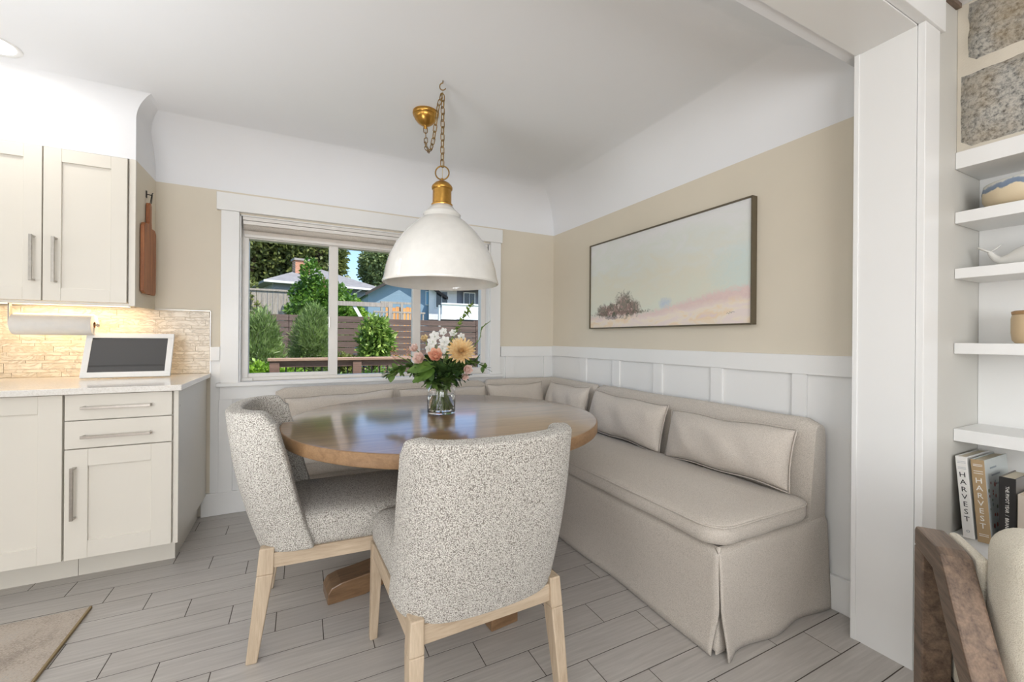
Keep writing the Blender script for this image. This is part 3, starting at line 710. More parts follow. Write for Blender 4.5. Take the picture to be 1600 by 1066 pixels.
# pillows (lean back against the backrests)
LN = R(-14)
pillow('lumbar pillow nearest the camera on the right bench', 1.845, 1.395, 0.502, 0.68, 0.27, 0.15, R(-90), LN, seed=1, roll=R(-1.5))
pillow('second lumbar pillow from the near end of the right bench, its upper corner crumpled', 1.845, 2.12, 0.502, 0.69, 0.285, 0.16, R(-90), LN, seed=2, roll=R(1.0))
pillow('small linen pillow in the corner leaning on the right wall back', 1.835, 2.78, 0.502, 0.54, 0.30, 0.15, R(-90), LN, seed=3)
pillow('linen pillow on the window side of the banquette corner', 1.60, 3.045, 0.502, 0.52, 0.29, 0.13, R(0), LN, seed=4)
pillow('middle lumbar pillow under the window, behind the flower vase', 0.985, 3.045, 0.502, 0.70, 0.285, 0.14, R(0), LN, seed=5)
pillow('leftmost lumbar pillow on the bench under the window', 0.265, 3.045, 0.502, 0.71, 0.275, 0.14, R(0), LN, seed=6, roll=R(-2))

# ------------------------------------------------------------------ table
TX, TY, TR, TZ = 0.676, 2.078, 0.757, 0.760
tb_ = thing('dining_table', 'round brown wooden pedestal dining table in the middle of the nook', 'table', (TX, TY, 0))
MB().lathe([(0.001, 0.750), (TR - 0.006, 0.750), (TR - 0.006, 0.7592), (TR - 0.010, TZ), (0.001, TZ)], 128, (0, 0, 0), cap=False).build('tabletop', M_TABLE, tb_, angle=30)
MB().lathe([(0.001, 0.705), (TR - 0.012, 0.705), (TR - 0.004, 0.709), (TR, 0.716), (TR, 0.752), (TR - 0.003, 0.758), (TR - 0.006, 0.7594), (TR - 0.006, 0.749), (0.001, 0.749)], 128, (0, 0, 0), cap=False).build('edge_band', M_EDGE, tb_, angle=30)
MB().lathe([(0.001, 0.66), (0.28, 0.66), (0.30, 0.67), (0.30, 0.704), (0.001, 0.704)], 48, cap=False).build('top_plate', M_TABLEZ, tb_, angle=30)
MB().box(-0.075, -0.075, 0.05, 0.075, 0.075, 0.66).build('column', M_TABLEZ, tb_, bevel=0.006)
def foot(ang):
    prof = []
    top = [(0.05, 0.30), (0.10, 0.235), (0.16, 0.18), (0.24, 0.13), (0.34, 0.100), (0.44, 0.088), (0.52, 0.082), (0.56, 0.070), (0.575, 0.045), (0.575, 0.0)]
    bot = [(0.42, 0.0), (0.34, 0.018), (0.24, 0.03), (0.12, 0.045), (0.05, 0.05)]
    poly = top + bot; c, s = math.cos(ang), math.sin(ang); hw = 0.062
    return MB().prism(poly, lambda p: (p[0] * c + hw * s, p[0] * s - hw * c, p[1]), lambda p: (p[0] * c - hw * s, p[0] * s + hw * c, p[1])).build('foot', M_TABLEZ, tb_, bevel=0.005)
for k in range(4): foot(R(90 * k + 6 + 180))
for k in range(4):
    c, s = math.cos(R(90 * k + 6)), math.sin(R(90 * k + 6)); hw = 0.045
    poly = [(0.06, 0.66), (0.50, 0.66), (0.50, 0.64), (0.40, 0.60), (0.22, 0.55), (0.12, 0.47), (0.06, 0.38)]
    MB().prism(poly, lambda p: (p[0] * c + hw * s, p[0] * s - hw * c, p[1] + .04 * (p[1] > .63)), lambda p: (p[0] * c - hw * s, p[0] * s + hw * c, p[1] + .04 * (p[1] > .63))).build('brace', M_TABLEZ, tb_, bevel=0.004)

# ------------------------------------------------------------------ chairs
def make_chair(label, loc, rz):
    t = thing('dining_chair', label, 'chair', loc, rz, 'boucle dining chairs')
    # curved back shell : outer path in plan
    W2 = 0.262
    pc = [Vector(p) for p in ((0, -.262, 0), (.09, -.258, 0), (.165, -.242, 0), (.212, -.208, 0), (.236, -.158, 0), (.243, -.085, 0))]
    pc = cr([Vector((-p.x, p.y, 0)) for p in pc[:0:-1]] + pc, 8)
    ds = [0]
    for i in range(1, len(pc)): ds.append(ds[-1] + (pc[i] - pc[i - 1]).length)
    def plan(u):
        q = (u + 1) / 2 * ds[-1]; return float(np.interp(q, ds, [p.x for p in pc])), float(np.interp(q, ds, [p.y for p in pc]))
    mb = MB()
    def P(u, v):
        a = 2 * u - 1; x, y = plan(a); aa = abs(a)
        ztop = 0.884 - 0.045 * smooth_((aa - 0.80) / 0.20)
        zbot = 0.372
        z = zbot + (ztop - zbot) * v
        k = (z - 0.37) / 0.5
        y2 = y - 0.112 * k - 0.018 * math.sin(PI * k)
        x2 = x * (0.965 + 0.008 * k)
        if aa > 0.84: y2 += -0.022 * smooth_((aa - 0.84) / 0.16) * smooth_((k - .55) / .45)
        return (x2, y2, z)
    mb.grid(P, 41, 17)
    bk = mb.build('backrest', M_BOUCLE, t, smooth=True, solid=0.058, off=0)
    md = bk.modifiers.new('bevel', 'BEVEL'); md.width = 0.024; md.segments = 4; md.limit_method = 'ANGLE'; md.angle_limit = R(60)
    # seat
    mb = MB(); n = 12
    lv = [(0.03, 0.366), (0.008, 0.372), (0.0, 0.392), (0.0, 0.445), (0.006, 0.468), (0.022, 0.484), (0.06, 0.492), (0.14, 0.497)]
    rings = []
    def rr(ins):
        hx0, hx1, yb, yf = 0.236 - ins, 0.240 - ins, -0.215 + ins, 0.325 - ins; r = max(0.055 - ins * .4, 0.015)
        pts = []
        for (cx_, cy_, a0) in ((hx1 - r, yf - r, 0), (-(hx1 - r), yf - r, 90), (-(hx0 - r), yb + r, 180), (hx0 - r, yb + r, 270)):
            for k in range(8): pts.append((cx_ + r * math.cos(R(a0 + 90 * k / 7)), cy_ + r * math.sin(R(a0 + 90 * k / 7))))
        return pts
    for ins, zz in lv: rings.append([(p[0], p[1], zz) for p in rr(ins)])
    m = len(rings[0]); vs = [p for q in rings for p in q]; fs = []
    for j in range(len(rings) - 1):
        for i in range(m): fs.append((j * m + i, j * m + (i + 1) % m, (j + 1) * m + (i + 1) % m, (j + 1) * m + i))
    fs.append(tuple(range(m))[::-1]); fs.append(tuple((len(rings) - 1) * m + i for i in range(m)))
    mb.add(vs, fs).build('seat', M_BOUCLE, t, smooth=True)
    # wooden frame and legs
    MB().box(-0.205, -0.262, 0.318, 0.205, -0.238, 0.372).build('rear_rail', M_OAKX, t, bevel=0.003)
    MB().box(-0.205, 0.272, 0.318, 0.205, 0.296, 0.372).build('front_rail', M_OAKX, t, bevel=0.003)
    for s in (-1, 1): MB().box(s * 0.228 - 0.012, -0.235, 0.318, s * 0.228 + 0.012, 0.27, 0.372).build('side_rail', wood_y, t, bevel=0.003)
    for s in (-1, 1):
        mb = MB(); mb.taper((s * 0.222, -0.243, 0.392), (0.019, 0.024), (s * 0.226, -0.248, 0.30), (0.021, 0.027)); mb.taper((s * 0.226, -0.248, 0.30), (0.021, 0.027), (s * 0.240, -0.287, 0.0), (0.016, 0.018))
        mb.build('leg', M_OAK, t, bevel=0.004)
        mb = MB(); mb.taper((s * 0.222, 0.280, 0.372), (0.021, 0.021), (s * 0.232, 0.293, 0.0), (0.014, 0.014)); mb.build('leg', M_OAK, t, bevel=0.004)
    return t
wood_y = wood('bleached_oak_side', lin(170, 150, 126), lin(198, 180, 156), 'y', 0.6)
ch = make_chair('speckled cream boucle dining chair seen from behind, its back to the camera', (0.498, 1.390, 0), R(2))
c2 = dup(ch); c2.location = (0.152, 1.962, 0); c2.rotation_euler = (0, 0, R(-93)); c2['label'] = 'speckled boucle dining chair at the left of the round table, seen from its side'

# ------------------------------------------------------------------ pendant lamp
PX, PY = 0.627, 2.039
pl = thing('pendant_lamp', 'large white enamel dome pendant with a brass cap over the table', 'lamp', (PX, PY, 1.42))
outer = [(0.282, 0.0), (0.286, 0.004), (0.284, 0.012), (0.278, 0.03), (0.270, 0.075), (0.252, 0.135), (0.222, 0.195), (0.180, 0.252), (0.135, 0.298), (0.105, 0.322), (0.094, 0.330), (0.094, 0.346), (0.082, 0.358), (0.066, 0.372), (0.052, 0.392)]
inner = [(r_ - 0.004, z_ - 0.001) for r_, z_ in outer[3:]][::-1]
MB().lathe(outer + [(0.048, 0.392)] + inner[1:] + [(0.278, 0.004), (0.282, 0.0)], 96, cap=False).build('shade', M_ENAMEL, pl, angle=60)
MB().lathe([(0.050, 0.386), (0.053, 0.390), (0.053, 0.398), (0.047, 0.402), (0.046, 0.470), (0.051, 0.474), (0.052, 0.484), (0.048, 0.492), (0.036, 0.505), (0.020, 0.514), (0.008, 0.518), (0.006, 0.530), (0.001, 0.531)], 48, cap=False).build('brass_cap', M_BRASS, pl, angle=50)
MB().tube([(0.034 * math.sin(a) * Rv.x, 0.034 * math.sin(a) * Rv.y, 0.558 + 0.034 * math.cos(a)) for a in [2 * PI * k / 28 for k in range(28)]], 0.0035, 8, closed=True).build('ring', M_CHAIN, pl, smooth=True)
MB().lathe([(0.001, 0.06), (0.022, 0.07), (0.033, 0.10), (0.028, 0.135), (0.014, 0.165), (0.014, 0.20), (0.018, 0.20), (0.018, 0.39), (0.001, 0.39)], 24, cap=False).build('bulb', plain('frosted_bulb', lin(240, 238, 230), 0.4), pl, smooth=True)
def link_mesh(L=0.040, Wd=0.020, r=0.0024):
    pts = []
    for k in range(8): a = R(-0 + 180 * k / 7); pts.append((Wd / 2 * math.cos(a), 0, (L - Wd) / 2 + Wd / 2 * math.sin(a)))
    for k in range(8): a = R(180 + 180 * k / 7); pts.append((Wd / 2 * math.cos(a), 0, -(L - Wd) / 2 + Wd / 2 * math.sin(a)))
    return MB().tube(pts, r, 6, closed=True)
LK = None
def chain(path, parent, step=0.033):
    global LK
    P = [Vector(p) for p in path]; d = [0]
    for i in range(1, len(P)): d.append(d[-1] + (P[i] - P[i - 1]).length)
    n = int(d[-1] / step)
    for k in range(n + 1):
        s = min(k * step, d[-1]); i = max(j for j in range(len(d)) if d[j] <= s + 1e-9); i = min(i, len(P) - 2)
        p = P[i].lerp(P[i + 1], (s - d[i]) / (d[i + 1] - d[i])); tdir = (P[i + 1] - P[i]).normalized()
        if LK is None:
            LK = link_mesh().build('chain_link', M_CHAIN, parent, smooth=True); o = LK
        else:
            o = bpy.data.objects.new('chain_link', LK.data); COL.objects.link(o); o.parent = parent
        q = Vector((0, 0, 1)).rotation_difference(tdir); base = q.to_matrix() @ Matrix.Rotation(R(20 + 90 * (k % 2)) , 3, 'Z')
        o.location = p; o.rotation_euler = base.to_euler()
ZL = ZC - 1.42
chain([(0, 0, 0.605), (0, 0, ZL - 0.058)], pl)
hc = thing('ceiling_hook', 'small brass swag hook in the ceiling holding the lamp chain', 'hook', (PX, PY, ZC))
hp = [(0, 0, 0.0), (0, 0, -0.012)] + [(0.016 * math.sin(a) * Rv.x - 0.0, 0.016 * math.sin(a) * Rv.y, -0.030 + 0.018 * math.cos(a)) for a in [-R(20) - R(220) * k / 14 for k in range(15)]]
MB().tube(hp, 0.0026, 8).build('hook', M_CHAIN, hc, smooth=True)
cn = Vector((0.629 - PX, 2.373 - PY, ZL))
MB().lathe([(0.072, 0.0), (0.073, -0.010), (0.070, -0.020), (0.066, -0.022), (0.066, -0.026), (0.060, -0.040), (0.045, -0.058), (0.026, -0.072), (0.010, -0.080), (0.006, -0.094), (0.001, -0.096)], 48, tuple(cn), cap=False).build('canopy', M_BRASS, pl, angle=50)
lp = []
for k in range(25):   # swag of chain from the canopy down and up to the hook
    t = k / 24; p0 = cn + Vector((0, 0, -0.105)); p1 = Vector((0, 0, ZL - 0.06))
    p = p0.lerp(p1, t); p.z += -0.20 * (1 - (2 * t - 1) ** 2) ** 0.9 + 0.0
    lp.append(p)
cp = cn + Vector((0, 0, -0.10)); hookp = Vector((0, 0, ZL - 0.055))
lp = [cp, cp + Vector((0, -0.01, -0.06)), cp + Vector((-0.004, -0.035, -0.115)), cp + Vector((0, -0.075, -0.150)), cp + Vector((0, -0.125, -0.150)), cp + Vector((0, -0.170, -0.115)), cp + Vector((0, -0.20, -0.065)), cp + Vector((0, -0.235, 0.0)), hookp]
chain(cr(lp), pl)
MB().tube(cr(lp) + [Vector((0.002, 0, 0.9)), Vector((0.001, 0, 0.53))], 0.0016, 5).build('cord', plain('clear_cord', lin(190, 176, 140), 0.5), pl, smooth=True)

# ------------------------------------------------------------------ painting
pa = thing('painting', 'wide pastel landscape painting in a thin dark frame on the right wall', 'painting', (EX, 2.02, 1.56))
PY0, PY1, PZ0, PZ1 = 1.352, 2.692, 1.232, 1.886
def artmat():
    m, nt, b = newmat('pastel_landscape')
    tc = nt.nodes.new('ShaderNodeTexCoord'); sp = nt.nodes.new('ShaderNodeSeparateXYZ'); nt.links.new(tc.outputs['Object'], sp.inputs[0])
    # object space: origin of the painting thing -> u 0 left(far) .. 1 right(near); v 0 bottom .. 1 top
    U = mathn(nt, 'DIVIDE', mathn(nt, 'SUBTRACT', PY1 - 2.02, sp.outputs['Y']), PY1 - PY0)
    V = mathn(nt, 'DIVIDE', mathn(nt, 'SUBTRACT', sp.outputs['Z'], PZ0 - 1.56), PZ1 - PZ0)
    n1 = noise(nt, coords(nt, (1, 3, 6)), 2.0, 5, 0.6, 0.8).outputs['Fac']; n2 = noise(nt, coords(nt, (1, 9, 9)), 3.0, 4, 0.7, 1.2).outputs['Fac']
    nn = mathn(nt, 'SUBTRACT', n1, 0.5); n2c = mathn(nt, 'SUBTRACT', n2, 0.5)
    def less(val, thr, soft):   # 1 when val < thr
        return mathn(nt, 'DIVIDE', mathn(nt, 'SUBTRACT', thr, val), soft, clamp=True)
    def ell(cu, cv, ru, rv, soft=0.4, nz=1.2):
        a = mathn(nt, 'POWER', mathn(nt, 'ABSOLUTE', mathn(nt, 'DIVIDE', mathn(nt, 'SUBTRACT', U, cu), ru)), 2)
        c = mathn(nt, 'POWER', mathn(nt, 'ABSOLUTE', mathn(nt, 'DIVIDE', mathn(nt, 'SUBTRACT', V, cv), rv)), 2)
        s = mathn(nt, 'ADD', mathn(nt, 'ADD', a, c), mathn(nt, 'MULTIPLY', n2c, nz))
        return less(s, 1.0, soft)
    sky = ramp(nt, mathn(nt, 'ADD', V, mathn(nt, 'MULTIPLY', nn, 0.8)), [(0.15, lin(218, 222, 208)), (0.45, lin(222, 220, 204)), (0.75, lin(220, 224, 218)), (1.0, lin(226, 226, 226))])
    c = mixc(nt, mathn(nt, 'MULTIPLY', ell(1.0, 0.45, 0.22, 0.25, 0.9), 0.5), sky, lin(196, 220, 222))
    # pink hill rising to the right
    sr = nt.nodes.new('ShaderNodeMapRange'); sr.interpolation_type = 'SMOOTHSTEP'; nt.links.new(U, sr.inputs[0])
    for i_, v_ in ((1, 0.35), (2, 1.0), (3, 0.16), (4, 0.33)): sr.inputs[i_].default_value = v_
    hz = mathn(nt, 'ADD', sr.outputs[0], mathn(nt, 'MULTIPLY', n2c, 0.12))
    c = mixc(nt, less(V, hz, 0.05), c, mixc(nt, n2, lin(214, 186, 186), lin(232, 212, 204)))
    gz = mathn(nt, 'ADD', mathn(nt, 'MULTIPLY', sr.outputs[0], 0.55), mathn(nt, 'ADD', 0.06, mathn(nt, 'MULTIPLY', nn, 0.10)))
    grd = ramp(nt, n1, [(0.40, lin(232, 218, 212)), (0.5, lin(236, 224, 208)), (0.60, lin(236, 214, 184)), (0.68, lin(230, 210, 204))])
    c = mixc(nt, less(V, gz, 0.06), c, grd)
    c = mixc(nt, mathn(nt, 'MULTIPLY', ell(0.57, 0.23, 0.045, 0.06, 1.0, 2.5), 0.65), c, lin(178, 194, 216))
    tree = ramp(nt, n2, [(0.36, lin(92, 96, 80)), (0.46, lin(118, 110, 98)), (0.56, lin(150, 116, 112)), (0.66, lin(186, 148, 140))])
    for e in ((0.13, 0.20, 0.075, 0.085), (0.20, 0.21, 0.07, 0.09), (0.285, 0.25, 0.080, 0.15), (0.355, 0.21, 0.06, 0.10), (0.24, 0.165, 0.24, 0.035)):
        c = mixc(nt, mathn(nt, 'MULTIPLY', ell(*e, 0.7, 3.2), 0.88), c, tree)
    c = mixc(nt, mathn(nt, 'MULTIPLY', ell(0.20, 0.115, 0.06, 0.02, 0.5, 3.5), 0.6), c, lin(110, 100, 110))
    nt.links.new(c, b.inputs['Base Color']); inp(b, Roughness=0.7); bump(nt, b, n2, 0.3, 0.002); return m
M_PFR = plain('frame_bronze', lin(92, 82, 62), 0.4)
box('canvas', artmat(), pa, (EX - 0.030, PY0 + 0.008, PZ0 + 0.008, EX - 0.006, PY1 - 0.008, PZ1 - 0.008), world=True)
for b_ in ((EX - 0.040, PY0, PZ0, EX - 0.001, PY1, PZ0 + 0.008), (EX - 0.040, PY0, PZ1 - 0.008, EX - 0.001, PY1, PZ1), (EX - 0.040, PY0, PZ0 + .008, EX - 0.001, PY0 + 0.008, PZ1 - .008), (EX - 0.040, PY1 - 0.008, PZ0 + .008, EX - 0.001, PY1, PZ1 - .008)):
    box('frame_bar', M_PFR, pa, b_, world=True, bevel=0.001)
def UVp(u, v): return (EX - 0.0306, PY1 - 0.008 - u * (PY1 - PY0 - .016), PZ0 + 0.008 + v * (PZ1 - PZ0 - .016))
MB().tube([UVp(0.895 + 0.005 * k, 0.085 + 0.010 * math.sin(k * 2.6) + 0.002 * k) for k in range(8)], 0.0008, 4).build('signature', M_BLACK, pa, world=True)

# ------------------------------------------------------------------ vase and flowers
VC = Vector((0.655, 2.115, TZ))
def bq(r, f, h): return VC + Rv * r + Fv * f + Vector((0, 0, h))
va = thing('flower_vase', 'clear glass jar vase holding the mixed bouquet on the round table', 'vase', tuple(VC))
M_GLASS, nt, b = newmat('clear_glass'); inp(b, Base_Color=(1, 1, 1, 1), Roughness=0.0, Transmission_Weight=1.0, IOR=1.45)
M_WATER, nt, b = newmat('water'); inp(b, Base_Color=(0.97, 1, 0.98, 1), Roughness=0.0, Transmission_Weight=1.0, IOR=1.33)
MB().lathe([(0.001, 0.001), (0.066, 0.001), (0.071, 0.006), (0.072, 0.02), (0.072, 0.118), (0.068, 0.134), (0.056, 0.146), (0.050, 0.150), (0.050, 0.160), (0.055, 0.163), (0.055, 0.168), (0.050, 0.170), (0.047, 0.166), (0.047, 0.150), (0.054, 0.143), (0.065, 0.131), (0.0685, 0.117), (0.0685, 0.022), (0.064, 0.012), (0.001, 0.010)], 64, cap=False).build('jar', M_GLASS, va, smooth=True)
MB().lathe([(0.001, 0.0105), (0.063, 0.0125), (0.068, 0.0225), (0.068, 0.095), (0.001, 0.095)], 64, cap=False).build('water', M_WATER, va, smooth=True)
M_STEM = leafmat('stem_green', lin(92, 116, 52), lin(128, 148, 74), 30, False)
M_LEAF = leafmat('bouquet_leaf', lin(74, 108, 48), lin(120, 150, 80), 25)
M_LEAFD = leafmat('bouquet_leaf_dark', lin(46, 74, 38), lin(88, 116, 64), 25)
M_LEAFB = leafmat('broad_leaf', lin(82, 116, 46), lin(112, 146, 66), 20)
M_DAHL = leafmat('dahlia_petal', lin(236, 200, 140), lin(248, 228, 184), 60)
M_PEACH = leafmat('peach_petal', lin(240, 178, 148), lin(250, 208, 182), 60)
M_PINK = leafmat('pink_petal', lin(240, 210, 198), lin(248, 228, 218), 60)
M_WHITE = leafmat('white_petal', lin(236, 236, 230), lin(250, 250, 246), 60)
M_CREAMF = leafmat('cream_petal', lin(226, 200, 150), lin(244, 226, 184), 60)
M_RUST = leafmat('astilbe', lin(214, 148, 124), lin(232, 184, 160), 60)
def petal(mb, c, d, up, L, W, cup=0.3, n=4):   # petal from c along d
    d = Vector(d).normalized(); up = Vector(up); up = (up - d * up.dot(d)).normalized(); s = d.cross(up)
    vs = []; 
    for i in range(n + 1):
        t = i / n; w = W * math.sin(PI * (0.08 + 0.84 * t) ** 0.8) * 0.5; lift = cup * L * t * t
        for k in (-1, 0, 1):
            vs.append(c + d * (L * t * (1 - 0.15 * cup * t)) + up * (lift + abs(k) * W * 0.10) + s * (k * w))
    fs = []
    for i in range(n):
        for k in range(2): a = i * 3 + k; fs.append((a, a + 1, a + 4, a + 3))
    mb.add(vs, fs)
def frame(axis):
    a = Vector(axis).normalized(); x = a.orthogonal().normalized(); return a, x, a.cross(x)
def stem(parent, p, base=None, r=0.0022, rnd=random):
    b_ = base or bq(rnd.uniform(-.045, .045), rnd.uniform(-.04, .04), 0.02)
    nk = bq(rnd.uniform(-.03, .03), rnd.uniform(-.03, .03), 0.16)
    pts = cr([Vector(b_), nk, nk.lerp(p, 0.55) + Vector((0, 0, 0.012)), Vector(p)], 5)
    return MB().tube(pts, r, 6).build('stem', M_STEM, parent, world=True, smooth=True)
def flower(name, label, p, axis, kind, rad, mat, group=None):
    t = thing(name, label, 'flower', tuple(bq(0, 0, 0.0)), 0, group or 'flowers of the bouquet'); a, x, y = frame(axis); mb = MB(); p = Vector(p)
    if kind == 'dahlia':
        for ring, (n, el, L) in enumerate([(20, 2, 1.0), (19, 16, .98), (17, 30, .90), (15, 44, .78), (12, 58, .62), (9, 70, .46), (6, 82, .34)]):
            for k in range(n):
                th = 2 * PI * (k + 0.5 * (ring % 2)) / n + random.uniform(-.06, .06); e = R(el + random.uniform(-6, 6))
                d = (x * math.cos(th) + y * math.sin(th)) * math.cos(e) + a * math.sin(e)
                petal(mb, p, d, a, rad * L, rad * 0.25, 0.16)
    elif kind == 'rose':
        for ring, (n, el, L, w) in enumerate([(6, 15, 1.0, 1.0), (6, 38, .9, .9), (5, 58, .78, .8), (5, 72, .66, .6), (4, 82, .55, .4)]):
            for k in range(n):
                th = 2 * PI * (k + 0.5 * (ring % 2)) / n; e = R(el)
                d = (x * math.cos(th) + y * math.sin(th)) * math.cos(e) + a * math.sin(e)
                petal(mb, p - a * rad * .3, d, a - d * .2, rad * L, rad * w, 0.55)
    elif kind == 'bell':
        for k in range(6):
            th = 2 * PI * k / 6; e = R(42); d = (x * math.cos(th) + y * math.sin(th)) * math.cos(e) + a * math.sin(e)
            petal(mb, p - a * rad * .3, d, a * -1, rad * 1.1, rad * 0.95, 0.25)
    elif kind == 'plume':
        for k in range(60):
            q = p + a * random.uniform(-1, 1) * rad + (x * random.gauss(0, 1) + y * random.gauss(0, 1)) * rad * .22
            petal(mb, q, (x * random.uniform(-1, 1) + y * random.uniform(-1, 1) + a * .6), a, rad * .25, rad * .10, 0.3, 2)
    mb.build('bloom', mat, t, world=True, smooth=True)
    stem(t, p - a * rad * 0.25); return t
cdir = -Fv
flower('dahlia', 'large pale yellow and peach dahlia at the right of the bouquet', bq(0.106, -0.05, 0.322), cdir + Vector((0.1, 0, .55)), 'dahlia', 0.078, M_DAHL)
flower('rose', 'open peach rose at the front centre of the bouquet', bq(-0.016, -0.08, 0.300), cdir + Vector((0, 0, .7)), 'rose', 0.050, M_PEACH)
flower('rose', 'blush pink rose left of the open peach rose', bq(-0.100, -0.06, 0.285), cdir + Vector((-.5, 0, .5)), 'rose', 0.044, M_PINK)
flower('rose', 'pale pink bud at the upper left of the bouquet', bq(-0.135, -0.02, 0.335), cdir + Vector((-.6, 0, .8)), 'rose', 0.032, M_PINK)
flower('rose', 'small cream rose at the top left of the bouquet', bq(-0.092, 0.02, 0.385), cdir + Vector((-.2, 0, 1)), 'rose', 0.028, M_CREAMF)
flower('rose', 'light pink carnation hanging at the lower right of the bouquet', bq(0.138, -0.05, 0.232), cdir + Vector((.5, 0, .1)), 'rose', 0.034, M_PINK)
flower('rose', 'small pink bud under the lower right carnation', bq(0.126, -0.05, 0.197), cdir + Vector((.4, 0, -.2)), 'rose', 0.026, M_PINK)
BELL = ['white bellflower, upper of the close pair left of the top', 'white bellflower, lower of the close pair left of the top', 'white bellflower in the top centre, above the peach rose', 'white bellflower just above the right edge of the peach rose', 'white bellflower above the gap between pink and peach roses', 'highest small white bellflower of the bouquet', 'small white bellflower beside the tall bud spike', 'small white bellflower right of the bud spike, above the dahlia']
for i, (r_, f_, h_) in enumerate([(-0.038, 0.0, 0.400), (-0.050, 0.0, 0.372), (0.018, -0.02, 0.375), (0.012, -0.03, 0.338), (-0.052, -0.04, 0.335), (0.004, 0.02, 0.425), (0.056, 0.02, 0.418), (0.098, 0.03, 0.398)]):
    flower('white_bellflower', BELL[i], bq(r_, f_, h_), cdir + Vector((random.uniform(-.6, .6), 0, random.uniform(-.2, .5))), 'bell', 0.029 if i < 5 else 0.022, M_WHITE, 'white bellflowers of the bouquet')
flower('astilbe', 'rusty pink astilbe plume reaching furthest left of the bouquet', bq(-0.252, 0.02, 0.308), Vector((-.5, 0, 1)), 'plume', 0.036, M_RUST)
flower('astilbe', 'rusty pink astilbe plume nearer the roses', bq(-0.182, 0.03, 0.312), Vector((-.3, 0, 1)), 'plume', 0.028, M_RUST)
# foliage
def sprig(name, label, pts, mat, leafL, leafW, n, spread=1.0, kind=None):
    t = thing(name, label, 'foliage', tuple(bq(0, 0, 0)), 0, 'greenery of the bouquet')
    P = cr([Vector(p) for p in pts], 6); MB().tube(P, 0.0018, 5).build('stem', M_STEM, t, world=True, smooth=True)
    mb = MB()
    for k in range(n):
        q = P[int(len(P) * (0.35 + 0.65 * k / n)) if int(len(P) * (0.35 + 0.65 * k / n)) < len(P) else -1]
        d = Vector((random.gauss(0, 1), random.gauss(0, 1), random.gauss(0.1, .7))).normalized()
        petal(mb, q, d * spread + (P[-1] - P[len(P) // 2]).normalized() * .8, Vector((0, 0, 1)), leafL * random.uniform(.6, 1.1), leafW * random.uniform(.7, 1.1), -0.15)
    mb.build('leaves', mat, t, world=True, smooth=True); return t
nk = lambda: bq(random.uniform(-.02, .02), random.uniform(-.02, .02), 0.15)
bs_ = lambda: bq(random.uniform(-.04, .04), random.uniform(-.04, .04), 0.02)
gl = [((-0.12, -.03, .215), M_LEAF), ((0.02, -.07, .225), M_LEAFD), ((0.07, -.05, .235), M_LEAFD), ((0.10, -.04, .20), M_LEAFD), ((0.05, -.08, .185), M_LEAF), ((-0.04, -.08, .175), M_LEAF), ((-0.03, -.05, .24), M_LEAFD), ((0.03, .04, .26), M_LEAFD), ((-0.07, .03, .27), M_LEAFD), ((0.10, .04, .27), M_LEAFD), ((0.15, 0, .255), M_LEAF)]
GLB = ['green leafy sprig behind the two broad leaves', 'dark leafy sprig right below the peach rose', 'dark leafy sprig left below the dahlia', 'dark leafy sprig under the dahlia, above the lower carnation', 'green leafy sprig hanging over the right of the jar rim', 'green leafy sprig hanging over the left of the jar rim', 'dark leafy sprig between the pink and peach roses', 'dark leafy sprig at the back of the bouquet, right of centre', 'dark leafy sprig at the back, behind the pink rose', 'dark leafy sprig behind the dahlia', 'green leafy sprig right of the dahlia']
for i, (q, m_) in enumerate(gl):
    sprig('leafy_sprig', GLB[i], [bs_(), nk(), bq(q[0] * .6, q[1] * .6, q[2] * .9), bq(*q)], m_, 0.058, 0.036, 32)
sprig('fern_sprig', 'arching green frond at the lower left of the bouquet', [bs_(), nk(), bq(-0.12, 0, .24), bq(-0.20, 0, .235), bq(-0.255, 0, .20)], M_LEAF, 0.062, 0.040, 54)
sprig('leafy_sprig', 'drooping green sprig at the far right of the bouquet', [bs_(), nk(), bq(0.12, 0, .25), bq(0.18, 0, .262), bq(0.225, 0, .235)], M_LEAF, 0.050, 0.024, 26)
sprig('snapdragon_spike', 'tall green bud spike rising above the bouquet towards the right', [bs_(), nk(), bq(0.03, 0.02, .33), bq(0.09, 0.02, .46), bq(0.150, 0.02, .565)], leafmat('bud_green', lin(120, 152, 70), lin(170, 190, 110), 40), 0.026, 0.017, 130, 1.1)
sprig('bud_sprig', 'thin curling bud sprig at the upper right of the bouquet', [bs_(), nk(), bq(0.12, 0.02, .30), bq(0.19, 0.02, .38), bq(0.205, .02, .44), bq(0.245, 0.02, .478)], M_LEAFB, 0.016, 0.008, 26, .6)
bl_ = thing('broad_leaf', 'two broad round green leaves at the left of the bouquet', 'foliage', tuple(bq(0, 0, 0)), 0, 'greenery of the bouquet')
for (c_, d_, L_, W_) in ((bq(-0.03, -.07, .25), -Rv * 1 + Vector((0, 0, -.12)), 0.135, 0.075), (bq(-0.02, -.08, .225), -Rv * .9 + Vector((0, 0, -.35)), 0.125, 0.070)):
    mb = MB(); petal(mb, c_, d_, Vector((0, 0, .8)) + cdir * .8, L_, W_, -0.2, 10); mb.build('leaf', M_LEAFB, bl_, world=True, smooth=True)
stem(bl_, bq(-0.03, -.07, .25))
# cut stems visible in the water
sb = thing('cut_stems', 'bunch of crossed green stems inside the glass jar', 'stems', tuple(bq(0, 0, 0)), 0, 'greenery of the bouquet')
for k in range(16):
    a = random.uniform(0, 6.28); q = random.uniform(.02, .058)
    MB().tube([bq(q * math.cos(a), q * math.sin(a), random.uniform(.015, .03)), bq(-q * .25 * math.cos(a), -q * .25 * math.sin(a), 0.13), bq(-q * .5 * math.cos(a), -q * .5 * math.sin(a), 0.19)], random.uniform(.002, .0034), 6).build('stem', M_STEM, sb, world=True, smooth=True)

